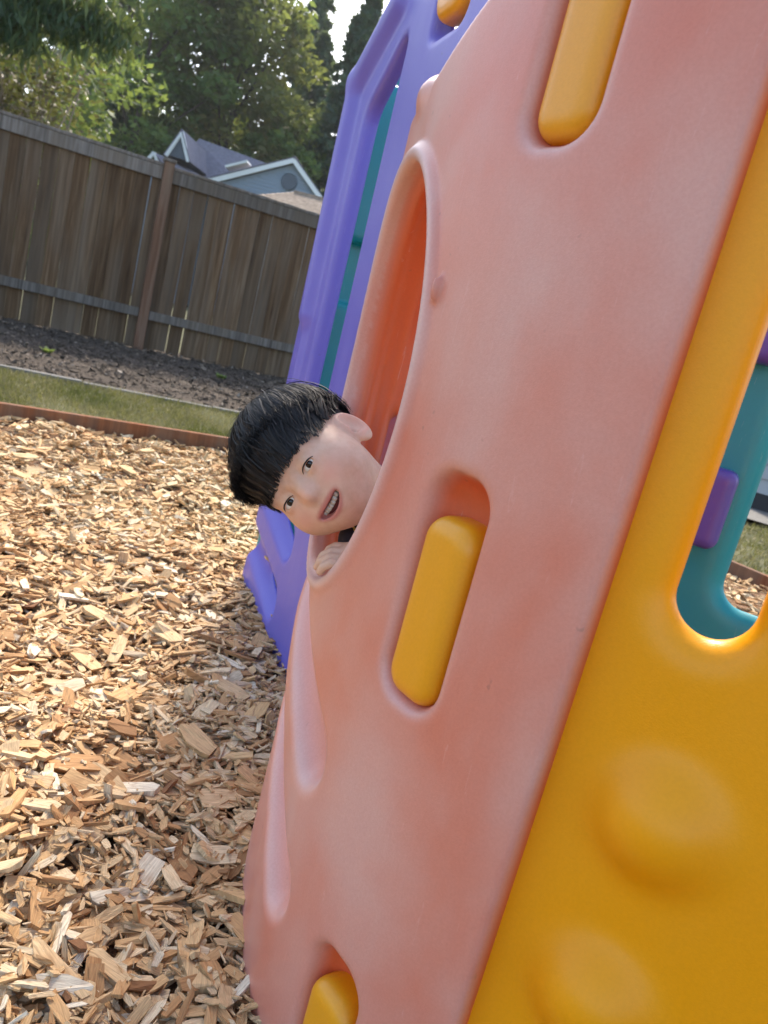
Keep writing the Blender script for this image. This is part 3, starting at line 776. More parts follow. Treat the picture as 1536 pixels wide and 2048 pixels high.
# withered shrub behind the fence, far left
SB = np.array([-5.75, 10.0, .0])
T = tag(empty('withered_shrub', SB), 'withered brown shrub with pale bare twigs leaning over the fence', 'shrub')
bm = bmesh.new(); tips = []
for i in range(34):
    a = rng.uniform(0, 6.283); e = SB + np.array([math.cos(a) * rng.uniform(.2, 1.1), math.sin(a) * rng.uniform(.2, .7), rng.uniform(2.1, 3.1)])
    mid = SB * .45 + e * .55 + rng.normal(0, .12, 3)
    tube(bm, [SB + (rng.normal(0, .1), rng.normal(0, .1), 0), mid, e], [.028, .016, .004], 5); tips.append(e)
    for j in range(3):
        e2 = mid + (e - mid) * rng.uniform(.2, .8) + rng.normal(0, .28, 3); s2 = mid + (e - mid) * rng.uniform(0, .6)
        tube(bm, [s2, e2], [.009, .003], 4); tips.append(e2)
link('branches', bm_mesh('branches', bm, 0, True), M['twig'], T)
tips = np.array(tips); c = tips[rng.integers(0, len(tips), 5200)] + rng.normal(0, .17, (5200, 3))
V_, t_ = leaf_quads(c, .045, 1, .3, np.clip(rng.normal(.45, .25, 5200), 0, 1))
me = np_mesh('leaves', V_, np.arange(len(V_)).reshape(-1, 4)); fattr(me, 'tint', t_); link('leaves', me, M['leaf_dry'], T)

# near fir whose drooping boughs hang into the top left corner
NB = np.array([-8.6, 9.4, -.06])
T = tag(empty('near_fir_tree', NB), 'fir whose drooping boughs hang into the top left corner', 'tree')
bm = bmesh.new(); tube(bm, [NB, NB + (0, 0, 4), NB + (0, 0, 9)], [.28, .2, .05], 8)
Cc_ = []
for (ex, ey, ez, zo) in [(a_, b_, c_ - .38, d_ - .3) for a_, b_, c_, d_ in ((-4.95, 9.0, 3.42, 4.3), (-4.45, 9.1, 3.62, 4.6), (-5.35, 8.8, 3.35, 4.2), (-4.0, 9.2, 3.70, 4.9), (-5.6, 9.3, 3.5, 4.4), (-6.5, 8.2, 3.6, 4.6), (-7.2, 10.6, 4.2, 5), (-6.2, 10.0, 4.6, 5.4), (-9.8, 8.4, 4.2, 5.0), (-9.9, 10.4, 4.5, 5.2))]:
    o = NB + np.array([0, 0, zo]); e = np.array([ex, ey, ez]); mid = (o + e) / 2 + (0, 0, .35)
    tube(bm, [o, mid, e], [.05, .03, .008], 5)
    t = rng.random(3000) ** .75
    p = (o[None] * (1 - t[:, None]) + e[None] * t[:, None]); p[:, 2] += .7 * t * (1 - t)
    p += rng.normal(0, .16, (3000, 3)) * (1.1 - t * .5)[:, None]; p[:, 2] -= np.abs(rng.normal(0, .16, 3000))
    Cc_.append(p)
link('trunk', bm_mesh('trunk', bm, 0, True), M['bark'], T)
c = np.concatenate(Cc_); V_, t_ = leaf_quads(c, .036, 2.4, 1.8, np.clip(rng.normal(.5, .2, len(c)), 0, 1))
me = np_mesh('boughs', V_, np.arange(len(V_)).reshape(-1, 4)); fattr(me, 'tint', t_); link('boughs', me, M['needle_near'], T)

# ------------------------------------------------------------------ play climber
PC = tag(empty('play_climber', (.4, 1.6, 0)), 'faded orange, yellow, purple and teal plastic climbing frame with oval hole', 'play climber')
OC = np.array([.60758, 1.13661]); OR_, OH0 = .70, rad(-52)
def map_orange(s, z, d):
    h = OH0 + s / OR_; d = d - .012 * np.clip((.42 - z) / .2, 0, 1) * np.clip((s - .30) / .14, 0, 1)
    return np.stack([OC[0] - (OR_ + d) * np.cos(h), OC[1] + (OR_ + d) * np.sin(h), z], 1)
HOLE = (.445, .777, .157, .252)
POCK = [(.163, .613, .041, .116), (.170, 1.137, .041, .118), (.150, .085, .041, .116)]
def f_orange(s, z, d):
    line = (z - (1.167 - .47 * (s - .332))) * .905
    topd = smin(line, z - 1.105, .03)
    o2 = box2(s, z, .40, .65, .40, .75, .03)
    o2 = smax(o2, topd, .02)
    th = np.abs(d + .034) - .034
    v = smax(o2, th, .008)
    ho = ell2(s, z, *HOLE)
    v = smax(v, -ho, .016)
    v = smin(v, np.hypot(ho - .010, d + .001) - .0085, .008)
    v = smin(v, np.hypot(ho + .001, d + .030) - .0055, .010)
    for (cs, cz, hs, hz) in POCK:
        v = smax(v, -box3(s, z, d, (cs, cz, .0), (hs, hz, .036), .033), .013)
    for (a, b) in ((( .315, .352), (.64, .52)), ((.318, .170), (.64, .335))):
        v = smax(v, -cap3(s, z, d, (a[0], a[1], .020), (b[0], b[1], .014), .052, .056), .013)
    v = smin(v, ell3(s, z, d, (.275, .889, .002), (.0042, .0135, .007)), .003)
    v = smin(v, ell3(s, z, d, (.475, 1.110, -.020), (.035, .026, .026)), .015)
    rib = box3(s, z, d, (.645, .90, -.105), (.028, .17, .05), .012)
    return smin(v, rib, .02)
def scuff_skylit_orange(s, z, d):                  # chalky rubbed edges of the hole bead and pocket lips; grooves hold painted sky light
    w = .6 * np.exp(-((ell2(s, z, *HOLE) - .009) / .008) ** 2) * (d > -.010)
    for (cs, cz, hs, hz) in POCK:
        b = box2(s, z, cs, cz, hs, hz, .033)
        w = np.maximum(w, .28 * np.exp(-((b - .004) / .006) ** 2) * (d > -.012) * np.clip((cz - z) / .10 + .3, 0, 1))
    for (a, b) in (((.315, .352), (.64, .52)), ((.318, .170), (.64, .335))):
        w = np.maximum(w, .35 * np.exp(-(cap3(s, z, d, (a[0], a[1], .020), (b[0], b[1], .014), .052, .056) / .005) ** 2))  # paler colour painted in for sky light on the upturned grooves
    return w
OP = sdf_part('orange_panel', f_orange, (-.015, -.075, -.175), (.83, 1.36, .03), .0044, map_orange, M['orange'], PC, scuff_skylit=scuff_skylit_orange)
OP['label'] = 'faded orange curved wall panel with oval hole'
for k, (cs, cz, hs, hz) in enumerate(POCK):
    zc = cz - .020; hh = .0935
    dm = (.002, -.003, .002)[k]
    o = sdf_part('foothold', lambda s, z, d: smax(box2(s, z, cs, zc, .0360, hh, .026), np.abs(d - dm + .034) - .034, .022), (cs - .05, zc - .11, -.09), (cs + .05, zc + .11, .02), .004, map_orange, M['pill'], OP)

# yellow panel
ya = rad(-58); YE = -np.array([math.sin(ya), math.cos(ya)]); YN = np.array([-math.cos(ya), math.sin(ya)])
YA = np.array([.1766, .585]) - YN * .026
def map_flat(A_, e_, n_):
    def f(s, z, d): return np.stack([A_[0] + e_[0] * s + n_[0] * d, A_[1] + e_[1] * s + n_[1] * d, z], 1)
    return f
def f_yellow(s, z, d):
    v = smax(box2(s, z, .245, .64, .285, .72, .05), np.abs(d + .021) - .021, .012)
    for sc in (.078, .33):
        q = np.hypot(s - sc, np.maximum(np.maximum(.700 - z, z - 1.15), 0)) - .0285
        v = smax(v, -q, .036)
    for bs, bz in ((.096, .517), (.094, .345), (.095, .173), (.31, .517), (.31, .345), (.31, .173)):
        v = smin(v, sph(s, z, d, (bs, bz, -.014), .047), .028)
    return v
YP = sdf_part('yellow_panel', f_yellow, (-.05, -.09, -.05), (.54, 1.37, .04), .0052, map_flat(YA, YE, YN), M['yellow'], PC)
YP['label'] = 'yellow wall panel with round bumps and a tall slot'

# purple panel
PA = np.array([-.14, 1.74]); PE = np.array([-.3939, .9191]); PN = np.array([-.9191, -.3939])
def f_purple(s, z, d):
    o2 = box2(s, z, .05, .80, .555, .86, .05)
    cut = (z - (1.607 - .42 * (s - .35))) * .92
    o2 = smax(o2, cut, .04)
    flare = .03 * np.clip((.35 - z) / .35, 0, 1) ** 1.5
    v = smax(o2 - flare * np.clip((s - .22) / .12, 0, 1), np.abs(d + .022) - .022, .014)
    op = box2(s, z, .285, .97, .105, .53, .05)
    op = smax(op, (z - (1.43 - .75 * (s - .30))) * .8, .03)
    v = smax(v, -op, .018)
    v = smin(v, cap3(s, z, d, (.505, .845, -.018), (.515, 1.45, -.018), .046, .046), .020)
    v = smin(v, cap3(s, z, d, (.515, 1.45, -.018), (.28, 1.58, -.018), .046, .046), .020)
    v = smin(v, cap3(s, z, d, (.50, .30, -.022), (.50, .84, -.022), .034, .034), .02)
    for (a, b) in (((.225, .265), (.70, .345)), ((.26, .085), (.74, .165))):
        v = smax(v, -cap3(s, z, d, (a[0], a[1], .012), (b[0], b[1], .031), .050, .052), .022)
        v = smax(v, -cap3(s, z, d, (a[0] + .01, a[1] + .012, -.05), (a[0] + .12, a[1] + .045, -.05), .022), .012)
    v = smax(v, -box3(s, z, d, (-.055, 1.56, .0), (.085, .125, .034), .03), .02)
    return v
PP = sdf_part('purple_panel', f_purple, (-.53, -.085, -.08), (.67, 1.69, .05), .0055, map_flat(PA, PE, PN), M['purple'], PC)
PP['label'] = 'purple wall panel with a tall window and rounded frame'
sdf_part('foothold', lambda s, z, d: smax(box2(s, z, -.055, 1.575, .077, .115, .05), np.abs(d + .018) - .028, .026), (-.15, 1.44, -.06), (.04, 1.71, .03), .005, map_flat(PA, PE, PN), M['pill'], PP)

# teal panels
TA = np.array([-.375, 2.40]); TE = np.array([.96, .28]); TN = np.array([.28, -.96])
def f_teal(s, z, d):
    v = smax(box2(s, z, .55, .76, .545, .81, .05), np.abs(d + .025) - .025, .014)
    v = smin(v, box3(s, z, d, (.30, .43, .03), (.27, .47, .075), .018), .012)
    v = smin(v, box3(s, z, d, (.14, 1.30, .015), (.11, .22, .04), .02), .012)
    v = smax(v, -box2(s, z, .80, 1.05, .16, .32, .08), .03)
    return v
TP = sdf_part('teal_panel', f_teal, (-.02, -.08, -.07), (1.13, 1.6, .13), .0085, map_flat(TA, TE, TN), M['teal'], PC)
TP['label'] = 'teal back panel seen through the purple window'
UA = np.array([.75, 1.6]); UE = np.array([.9023, -.4311]); UN = np.array([-.4311, -.9023])
def f_teal2(s, z, d):
    v = smax(box2(s, z, .14, .68, .42, .76, .05), np.abs(d + .03) - .03, .014)
    for sc in (.083, .40):
        v = smax(v, -box2(s, z, sc + .0, .82, .095, .355, .05), .05)
    return v
UP = sdf_part('teal_panel', f_teal2, (-.31, -.10, -.08), (.60, 1.47, .02), .0065, map_flat(UA, UE, UN), M['teal'], PC)
UP['label'] = 'teal side panel seen through the yellow slot'
for zc in (.66, 1.05, .30):
    sdf_part('step_block', lambda s, z, d: box3(s, z, d, (-.130, zc, .02), (.078, .085, .04), .022), (-.23, zc - .11, -.03), (-.03, zc + .11, .08), .005, map_flat(UA, UE, UN), M['purple_dark'], UP)

# chips resting in the purple grooves
for (px_, py_, s_, z_, lab) in ((525, 1147, .40, .150, 'lone wood chip lying in the lower purple groove'), (553, 1222, .235, .048, 'tiny wood chip at the end of the lower purple groove')):
    base = map_flat(PA, PE, PN)(np.array([s_]), np.array([z_]), np.array([-.008]))[0]
    o = put_chip(3 if s_ > .3 else 8, base, chip_rot(np.array([2.0]), np.array([.1]), np.array([.45]))[0], (.055, .06, .05) if s_ > .3 else (.025, .03, .03))
    tag(o, lab, 'wood chip', 'wood chips caught on the climber')

# ------------------------------------------------------------------ child
g = NT('skin'); lip = g.n('Attribute', attribute_name='lip').outputs['Fac']; ck = g.n('Attribute', attribute_name='blush').outputs['Fac']
v = g.mapping(); c0 = g.mix(g.ramp(g.noise(55, 5, v, .65), [(.35, (0, 0, 0)), (.65, (1, 1, 1))]), (.61, .365, .255), (.70, .455, .33))
c0 = g.mix(ck, c0, (.74, .36, .27)); c0 = g.mix(lip, c0, (.50, .15, .13))
g.l(c0, g.b.inputs['Base Color']); g.set(Roughness=.55, Subsurface_Weight=.2, Subsurface_Radius=(.012, .005, .003), Subsurface_Scale=.6); g.bump(g.noise(900, 4, v), .18, .0008); M['skin'] = g.m
g = NT('black_hair'); g.set(Base_Color=(.011, .0095, .010), Roughness=.58, Specular_IOR_Level=.28); M['hair'] = g.m
g = NT('navy_cloth'); v = g.mapping(); g.set(Base_Color=(.014, .013, .028), Roughness=.9); g.bump(g.noise(700, 2, v), .3, .002); M['shirt'] = g.m
g = NT('dark_trousers'); g.set(Base_Color=(.05, .055, .07), Roughness=.9); M['trousers'] = g.m
g = NT('shoe_rubber'); g.set(Base_Color=(.09, .09, .1), Roughness=.6); M['shoe'] = g.m
g = NT('yellow_print'); g.set(Base_Color=(.62, .42, .10), Roughness=.7); M['print'] = g.m
g = NT('eye_white'); g.set(Base_Color=(.75, .73, .70), Roughness=.12); M['eyew'] = g.m
g = NT('eye_iris'); g.set(Base_Color=(.012, .007, .005), Roughness=.08); M['iris'] = g.m
g = NT('tooth'); g.set(Base_Color=(.74, .69, .60), Roughness=.25); M['tooth'] = g.m
g = NT('mouth_dark'); g.set(Base_Color=(.12, .02, .02), Roughness=.5); M['mouth'] = g.m

HO = at_y(628, 928, .95)
ua = math.atan2(.49, -.87)
Zi = -.87 * c_r + .49 * c_u; Li = .49 * c_r + .87 * c_u; Nc = -c_f
# the face plane is seen along this very direction
th = rad(26)
Hy = math.cos(th) * Nc - math.sin(th) * Li; Hx = -(math.cos(th) * Li + math.sin(th) * Nc); Hz = Zi
HR = np.stack([Hx, Hy, Hz], 1); HR, _ = np.linalg.qr(HR); 
for i, a in enumerate((Hx, Hy, Hz)):
    if HR[:, i] @ a < 0: HR[:, i] *= -1
def h2w(p): return np.asarray(p) @ HR.T + HO
def loc_h(x, y, z):
    a, b, c = x - HO[0], y - HO[1], z - HO[2]
    return [a * HR[0, i] + b * HR[1, i] + c * HR[2, i] for i in range(3)]
EYE = [(-.028, .0600, -.003), (.028, .0600, -.003)]
def f_head(hx, hy, hz):
    ax = np.abs(hx)
    v = ell3(hx, hy, hz, (0, -.016, .032), (.069, .085, .070))
    v = smin(v, ell3(hx, hy, hz, (0, .018, -.022), (.056, .056, .066)), .03)
    v = smin(v, sph(ax, hy, hz, (.033, .040, -.033), .029), .03)            # cheeks
    v = smin(v, ell3(hx, hy, hz, (0, .046, -.068), (.021, .020, .017)), .03)  # chin
    v = smin(v, ell3(hx, hy, hz, (0, .060, -.049), (.026, .016, .020)), .02)  # muzzle
    v = smin(v, ell3(ax, hy, hz, (.024, .058, .014), (.022, .012, .007)), .016) # brow
    v = smax(v, -ell3(ax, hy, hz, (.029, .078, -.002), (.016, .012, .010)), .014) # sockets
    v = smin(v, cap3(hx, hy, hz, (0, .063, .000), (0, .0775, -.021), .0060, .0082), .012)
    v = smin(v, sph(ax, hy, hz, (.0080, .0725, -.0235), .0052), .006)           # nostril wings
    v = smin(v, ell3(ax, hy, hz, EYE[1], (.0150, .0145, .0135)), .006)         # lids
    v = smax(v, -ell3(ax, hy - .0, hz - .0 + 4.5 * (ax - .028) ** 2, (.028, .0755, -.0035), (.0134, .010, .0038)), .0012)
    sm = hz + .0505 - 9.0 * hx * hx                                         # smile curve
    lipd = np.sqrt(np.maximum(np.abs(hx) - .018, 0) ** 2 + (np.abs(sm) - .0065) ** 2 * 1.0 + (hy - (.0745 - 18 * hx * hx)) ** 2)
    v = smin(v, lipd - .0040, .006)
    v = smax(v, -ell3(hx, hy, sm, (0, .074, 0), (.0215, .016, .0062)), .003)
    # ears
    e = ell3(ax - .22 * (-.006 - hy), hy, hz, (.0665, -.006, -.021), (.0085, .018, .027))
    e = smax(e, -ell3(ax - .22 * (-.006 - hy), hy, hz, (.0755, -.005, -.017), (.0100, .0110, .018)), .003)
    e = smax(e, -ell3(ax - .22 * (-.006 - hy), hy, hz, (.0735, .002, -.025), (.012, .006, .007)), .003)
    return smin(v, e, .006)
NBW = (.045, .99, .600)
SHR, SHL, CHW, PVW = (.060, .985, .500), (.075, .975, .655), (.105, 1.00, .565), (.355, 1.10, .36)
ELR, WRR = (.125, .950, .470), (.004, .893, .566)
ELL, WRL = (.20, .93, .60), (.14, .88, .72)
KN = [((.37, 1.05, .335), (.235, .99, .235), (.345, 1.09, .055)), ((.39, 1.15, .335), (.26, 1.22, .235), (.38, 1.24, .055))]
def hand(x, y, z, w, tgt, nrm, curl):
    w, tgt, nrm = [np.array(a, float) for a in (w, tgt, nrm)]
    d = tgt / np.linalg.norm(tgt); nn = nrm - d * (nrm @ d); nn /= np.linalg.norm(nn); sd_ = np.cross(d, nn)
    v = cap3(x, y, z, w, w + d * .012, .0155, .016)
    v = smin(v, cap3(x, y, z, w + d * .016 - sd_ * .010, w + d * .034 - sd_ * .013, .0105), .012)
    v = smin(v, cap3(x, y, z, w + d * .016 + sd_ * .010, w + d * .034 + sd_ * .011, .0105), .012)
    for k, (o, l) in enumerate(((-.0175, .85), (-.006, 1.0), (.0055, .95), (.0165, .75))):
        p0 = w + d * .036 + sd_ * o; p1 = p0 + (d * math.cos(curl * .5) - nn * math.sin(curl * .5)) * .019 * l
        p2 = p1 + (d * math.cos(curl * 1.3) - nn * math.sin(curl * 1.3)) * .013 * l; p3 = p2 + (d * math.cos(curl * 2.0) - nn * math.sin(curl * 2.0)) * .010 * l
        fg = np.minimum(np.minimum(cap3(x, y, z, p0, p1, .0064, .0058), cap3(x, y, z, p1, p2, .0058, .0053)), cap3(x, y, z, p2, p3, .0053, .0046))
        v = smin(v, fg, .003)
    t0 = w + d * .012 - sd_ * .014; t1 = t0 + (d * .6 - sd_ * .7 - nn * .3) * .018; t2 = t1 + (d * .85 - sd_ * .1 - nn * .4) * .015
    v = smin(v, np.minimum(cap3(x, y, z, t0, t1, .0075, .0066), cap3(x, y, z, t1, t2, .0066, .0054)), .005)
    return v
def f_body(x, y, z):
    hx, hy, hz = loc_h(x, y, z)
    v = f_head(hx, hy, hz)
    v = smin(v, cap3(x, y, z, h2w((0, -.022, -.045)), NBW, .036, .036), .022)
    v = smin(v, cap3(x, y, z, CHW, PVW, .066, .072), .05)
    v = smin(v, cap3(x, y, z, SHR, SHL, .036, .036), .04)
    v = smin(v, cap3(x, y, z, SHR, ELR, .029, .023), .02); v = smin(v, cap3(x, y, z, ELR, WRR, .022, .0155), .012)
    v = smin(v, cap3(x, y, z, SHL, ELL, .029, .023), .02); v = smin(v, cap3(x, y, z, ELL, WRL, .022, .0155), .012)
    v = smin(v, hand(x, y, z, WRR, (-.80, -.12, .16), (.10, -.35, .93), .75), .006)
    v = smin(v, hand(x, y, z, WRL, (-.5, -.3, .7), (-.4, -.8, -.2), .5), .006)
    for hp, kn, an in KN:
        v = smin(v, cap3(x, y, z, hp, kn, .052, .038), .03); v = smin(v, cap3(x, y, z, kn, an, .037, .026), .015)
        v = smin(v, cap3(x, y, z, (an[0], an[1], .03), (an[0] - .075, an[1] - .02, .024), .023, .02), .015)
    return v
def axis(lo, hi, f0, f1, fine, coarse):
    a = [lo]
    while a[-1] < hi: a.append(a[-1] + (fine if f0 <= a[-1] <= f1 else coarse))
    return np.array(a)
AX = (axis(-.225, .47, -.225, .05, .0022, .009), axis(.80, 1.32, .84, 1.05, .0022, .009), axis(-.02, .80, .535, .765, .0022, .009))
P, Q = surface_nets(f_body, *AX, newton=1)
PER = tag(empty('person', (.36, 1.12, 0)), 'small child with black hair leaning out of the oval hole, smiling, dark shirt', 'person')
me = np_mesh('body', P, Q, True, True)
hp = (P - HO) @ HR
sm = hp[:, 2] + .0505 - 9 * hp[:, 0] ** 2
lipm = np.clip(1.25 - np.sqrt((hp[:, 0] / .0225) ** 2 + (sm / .0105) ** 2) * 1.0, 0, 1) * (hp[:, 1] > .05) * (np.abs(hp[:, 0]) < .04)
fattr(me, 'lip', np.clip(lipm * 3, 0, .85))
bl = np.exp(-(((np.abs(hp[:, 0]) - .036) / .018) ** 2 + ((hp[:, 2] + .028) / .016) ** 2)) * (hp[:, 1] > .02) + .8 * np.exp(-(((np.abs(hp[:, 0]) - .074) / .008) ** 2)) * (np.abs(hp[:, 2]) < .04) * (np.abs(hp[:, 1] + .01) < .03) + .6 * np.exp(-((hp[:, 0] / .012) ** 2 + ((hp[:, 2] + .016) / .01) ** 2)) * (hp[:, 1] > .07)
fattr(me, 'blush', np.clip(bl * .75, 0, 1))
BODY = link('body', me, M['skin'], PER)

# eyes, teeth, mouth
def ico(name, c_local, r, mat, parent, scale=(1, 1, 1)):
    bm = bmesh.new(); bmesh.ops.create_uvsphere(bm, u_segments=24, v_segments=16, radius=1.0)
    for v_ in bm.verts:
        q = np.array(v_.co) * r * np.array(scale) + np.array(c_local); v_.co = Vector(h2w(q))
    return link(name, bm_mesh(name, bm, 0, True), mat, parent)
for ex, ey, ez in EYE:
    e_ = ico('eye', (ex, ey, ez), .0118, M['eyew'], BODY)
    ico('iris', (ex - .0014, ey + .0062, ez - .0005), .0064, M['iris'], BODY, (1, .98, 1))
ico('mouth_lining', (0, .062, -.0505), 1, M['mouth'], BODY, (.021, .006, .009))
bm = bmesh.new()
for k in range(8):
    a = (k - 3.5) * .0049
    z_ = -.0505 + 9 * a * a + .0022
    add_box(bm, (a, .0700 - 14 * a * a, z_), (.00242, .0018, .0030))
bmesh.ops.bevel(bm, geom=bm.edges[:], offset=.0006, segments=2, affect='EDGES')
for v_ in bm.verts: v_.co = Vector(h2w(np.array(v_.co)))
link('teeth', bm_mesh('teeth', bm, 0, True), M['tooth'], BODY)

# shirt, print, trousers, shoes
def f_shirt(x, y, z):
    v = smin(cap3(x, y, z, CHW, (.30, 1.08, .41), .075, .080), cap3(x, y, z, SHR, SHL, .045, .045), .045)
    v = smin(v, cap3(x, y, z, (.018, .976, .612), (.10, 1.0, .575), .042, .052), .02)
    v = smin(v, cap3(x, y, z, (-.012, .945, .580), (.10, .99, .56), .034, .05), .03)
    v = smin(v, cap3(x, y, z, SHR, (.115, .968, .463), .038, .034), .02)
    v = smin(v, cap3(x, y, z, SHL, (.16, .945, .62), .038, .034), .02)
    v = v + .0025 * np.sin(60 * x + 40 * z) * np.sin(50 * y - 30 * x)
    hx, hy, hz = loc_h(x, y, z)
    return smax(v, -(smin(f_head(hx, hy, hz), cap3(x, y, z, h2w((0, -.022, -.045)), (.012, .975, .615), .038, .037), .01) - .003), .006)
P, Q = surface_nets(f_shirt, np.arange(-.05, .42, .005), np.arange(.86, 1.2, .005), np.arange(.30, .74, .005), newton=1)
SHIRT = link('shirt', np_mesh('shirt', P, Q, True, True), M['shirt'], PER)
SHIRT['label'] = 'dark navy shirt with small yellow stripes'
def f_tr(x, y, z):
    v = None
    for hp_, kn, an in KN:
        a = smin(cap3(x, y, z, hp_, kn, .06, .046), cap3(x, y, z, kn, (an[0], an[1], an[2] + .03), .045, .036), .02)
        v = a if v is None else smin(v, a, .03)
    return smin(v, cap3(x, y, z, (.30, 1.08, .405), PVW, .074, .08), .04)
P, Q = surface_nets(f_tr, np.arange(.15, .5, .008), np.arange(.9, 1.32, .008), np.arange(.03, .5, .008), newton=1)
link('trousers', np_mesh('trousers', P, Q, True, True), M['trousers'], PER)
for hp_, kn, an in KN:
    f_sh = lambda x, y, z: smax(smin(cap3(x, y, z, (an[0] + .01, an[1], .034), (an[0] - .085, an[1] - .022, .03), .034, .03), cap3(x, y, z, (an[0], an[1], .03), (an[0], an[1], .07), .034, .033), .02), .004 - z, .006)
    P, Q = surface_nets(f_sh, np.arange(an[0] - .14, an[0] + .07, .006), np.arange(an[1] - .08, an[1] + .06, .006), np.arange(-.01, .12, .006), newton=1)
    link('shoe', np_mesh('shoe', P, Q, True, True), M['shoe'], PER)
def on_surface(f, px_, py_, d0, d1):
    dr = ray(px_, py_); dr = dr / np.linalg.norm(dr)
    t = np.linspace(d0, d1, 900); q = c_o + dr * t[:, None]
    v = f(q[:, 0], q[:, 1], q[:, 2]); i = int(np.argmax(v < 0)) if (v < 0).any() else int(np.argmin(v)); return q[i]
for k in range(3):
    pts = [on_surface(f_shirt, 704 + 8 * u_ + 4 * k, 1058 + 7 * k + 8 * u_ * 0.9 - 6, .7, 1.3) + Nc * .0008 for u_ in (0, .7, 1.4)]
    bm = bmesh.new(); tube(bm, pts, [.0012] * 3, 5); link('print_stripe', bm_mesh('print_stripe', bm, 0, True), M['print'], SHIRT)

# hair: cap plus strands
HC = np.array([0, -.018, .033]); HRAD = np.array([.0715, .0875, .0725])
def hairline(ax_, hy):
    """lowest hz with hair at |x|, y (front fringe, temples, nape)"""
    return np.interp(hy, [-.10, -.055, -.040, -.026, -.010, .006, .022, .045, .075], [-.060, -.060, -.058, -.030, -.002, -.030, -.010, .011, .018])
def f_hair(hx, hy, hz):
    sk = ell3(hx, hy, hz, HC, HRAD)
    sk = sk + .0008 * np.sin(np.arctan2(hx, hy + .05) * 26 + hz * 60) + .001 * np.sin(hx * 230 + hy * 160)
    cut = hairline(np.abs(hx), hy) + .010 - hz
    v = smax(sk, cut * .8, .008)
    return smax(v, -(ell3(hx, hy, hz, (0, -.016, .030), (.064, .080, .064))), .004)
P, Q = surface_nets(f_hair, np.arange(-.09, .09, .0028), np.arange(-.125, .09, .0028), np.arange(-.07, .125, .0028), newton=1)
HAIR = link('hair', np_mesh('hair', h2w(P), Q, True, True), M['hair'], PER)
HAIR['label'] = 'straight black short hair'
crown = np.array([.0, -.55, .83]); crown /= np.linalg.norm(crown)
grav = HR.T @ np.array([0, 0, -1.0])
r2 = np.random.default_rng(3)
def unit(a): return a / np.maximum(np.linalg.norm(a, axis=-1, keepdims=True), 1e-9)
ns, npt = 30000, 14
d0 = unit(r2.normal(0, 1, (ns, 3))); d0[:, 2] = np.where(d0[:, 2] < -.35, -d0[:, 2], d0[:, 2])
q = HC + d0 * HRAD
d0 = d0[q[:, 2] > hairline(0, q[:, 1]) + .002]; ns = len(d0)
d = d0.copy(); step = r2.uniform(.07, .17, ns) / (npt - 1); swirl = .25 + r2.normal(0, .12, ns)
lock = np.floor(np.arctan2(d0[:, 0], d0[:, 1] + .3) * 16); lift = r2.uniform(.0012, .0040, ns) + (r2.random(ns) < .03) * r2.uniform(0, .006, ns) + .0016 * np.sin(lock * 2.4) + .0012 * np.sin(lock * 5.1 + 2)
ftop = np.clip(d0[:, 1] * 2, 0, 1); over = r2.uniform(.002, .014, ns) + .006 * ftop * r2.random(ns) + .005 * np.sin(np.arctan2(d0[:, 0], d0[:, 1] + .3) * 11 + 1.0) + .004 * np.sin(np.arctan2(d0[:, 0], d0[:, 1] + .3) * 23)
alive = np.ones(ns, bool); PT = np.empty((ns, npt, 3)); last = np.zeros(ns, int)
for k in range(npt):
    t = k / (npt - 1)
    q = HC + d * (HRAD + (lift * (1 + .8 * t))[:, None]) + grav * ((.006 + .014 * ftop) * t ** 2)[:, None]
    if k:
        PT[:, k] = np.where(alive[:, None], q, PT[:, k - 1])
    else: PT[:, k] = q
    last[alive] = k
    alive &= q[:, 2] > hairline(0, q[:, 1]) - over
    g_ = grav - d * (d @ grav)[:, None]
    tg = unit(d * 1.0 - crown * (d @ crown)[:, None]); tg = unit(tg - d * (tg * d).sum(1, keepdims=True))
    tg = tg + swirl[:, None] * np.cross(crown, d) + .25 * g_ + (ftop * .75 * t)[:, None] * np.array([-1.0, 0, -.2]) + r2.normal(0, .09, (ns, 3))
    tg = unit(tg - d * (tg * d).sum(1, keepdims=True)); d = unit(d + tg * (step / .08)[:, None])
FL = PT.reshape(-1, 3)
for _ in range(4):
    fv = f_head(FL[:, 0], FL[:, 1], FL[:, 2]); FL = FL + unit(FL - HC) * np.maximum(.0022 + np.repeat(lift, npt) * .4 - fv, 0)[:, None]
PT = FL.reshape(ns, npt, 3)
T_ = unit(np.gradient(PT, axis=1)); sd2 = unit(np.cross(T_, (PT - HC) / HRAD)); nr2 = np.cross(sd2, T_); ra = r2.uniform(-.5, .5, ns)[:, None, None]; sd2 = sd2 * np.cos(ra) + nr2 * np.sin(ra)
frac = np.clip(1 - np.arange(npt)[None] / np.maximum(last, 1)[:, None], 0, 1)
w = (np.where(r2.random(ns) < .35, .00085, .00045) * r2.uniform(.6, 1.3, ns))[:, None] * (frac ** .35 * .9 + .1 * (frac > 0))
VA_ = np.stack([PT - sd2 * w[..., None], PT + sd2 * w[..., None]], 2).reshape(-1, 3)
kk = np.arange(npt - 1)[None]; bi = (np.arange(ns) * npt)[:, None] + kk
ok = (kk < last[:, None]) & (last[:, None] > 2); bi = bi[ok] * 2
st_o = link('hair_strands', np_mesh('hair_strands', h2w(VA_), np.stack([bi, bi + 1, bi + 3, bi + 2], 1), True), M['hair'], HAIR)
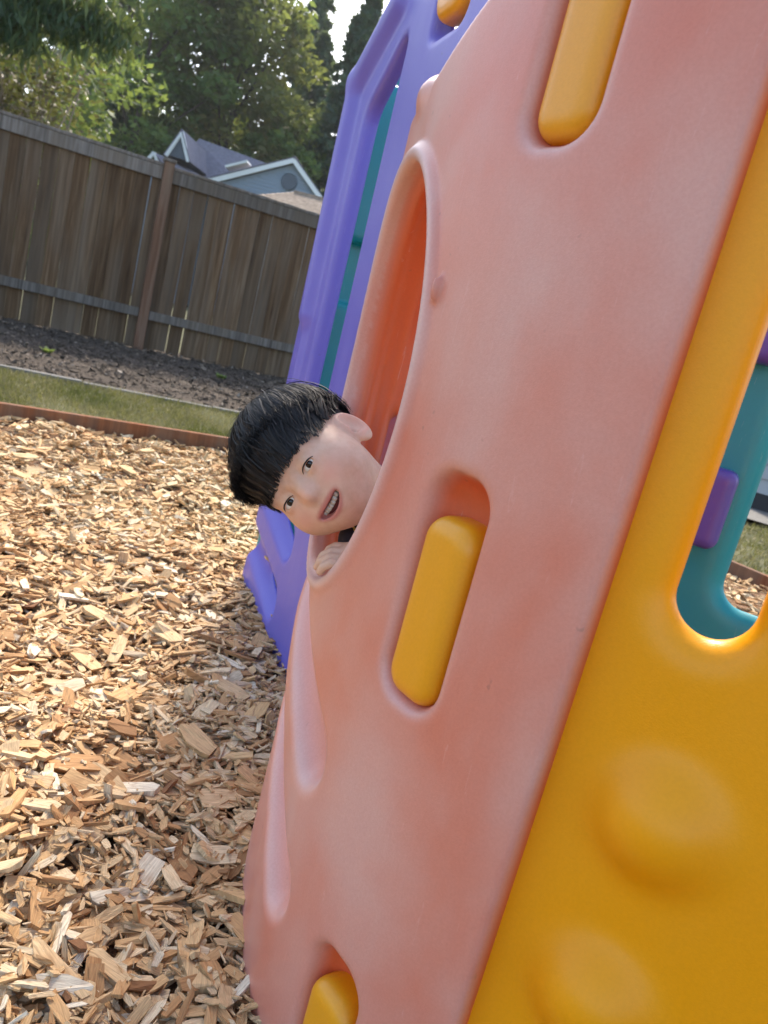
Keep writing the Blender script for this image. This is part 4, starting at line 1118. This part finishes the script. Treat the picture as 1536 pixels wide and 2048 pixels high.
st_o['kind'] = 'stuff'
# lashes along the upper lids
for sx in (-1, 1):
    lp = []
    for t in np.linspace(-1, 1, 9):
        x_ = .028 + .0125 * t; z_ = -.0035 - 4.5 * (x_ - .028) ** 2 + .0040 * math.sqrt(max(0, 1 - t * t * .96))
        yy = np.linspace(.10, .03, 300); vv_ = f_head(np.full(300, x_), yy, np.full(300, z_ + .0008)); lp.append(h2w((sx * x_, yy[int(np.argmax(vv_ < 0))] + .0004, z_ + .0004)))
    bm = bmesh.new(); tube(bm, lp, [.0003, .0006, .0008, .0009, .0009, .0009, .0009, .0008, .0004], 5); link('eyelash', bm_mesh('eyelash', bm, 0, True), M['hair'], BODY)
# eyebrows
V_all, F_all, base_i = [], [], 0
for sx in (-1, 1):
    V_all, F_all, base_i = [], [], 0
    for i in range(90):
        t = r2.random(); x_ = sx * (.015 + .024 * t); z_ = .0165 + .004 * math.sin(t * 2.6) - .003 * t + r2.normal(0, .0009)
        yy = np.linspace(.10, .03, 240); vv_ = f_head(np.full(240, x_), yy, np.full(240, z_)); y_ = yy[int(np.argmax(vv_ < 0))] + .0008
        e_ = np.array([x_ + sx * .005, y_ - .0008 - .0012 * t, z_ + .001]); b_ = np.array([x_, y_, z_])
        V_all += [b_ + (0, 0, -.00022), b_ + (0, 0, .00022), e_]; F_all.append((base_i, base_i + 1, base_i + 2)); base_i += 3
    link('eyebrow', np_mesh('eyebrow', h2w(np.array(V_all)), np.array(F_all)), M['hair'], BODY)

# ------------------------------------------------------------------ haze
hz = NT('haze_air'); hz.t.nodes.remove(hz.b)
pv = hz.n('VolumePrincipled'); pv.inputs['Color'].default_value = (.93, .96, 1, 1); pv.inputs['Density'].default_value = .0004; pv.inputs['Anisotropy'].default_value = .2
hz.l(pv.outputs[0], hz.o.inputs['Volume'])
bm = bmesh.new(); add_box(bm, (0, 65, 14.0), (152, 137, 15.1))
tag(link('haze', bm_mesh('haze', bm), hz.m), 'thin pale haze softening the distant trees', 'haze', kind='stuff')
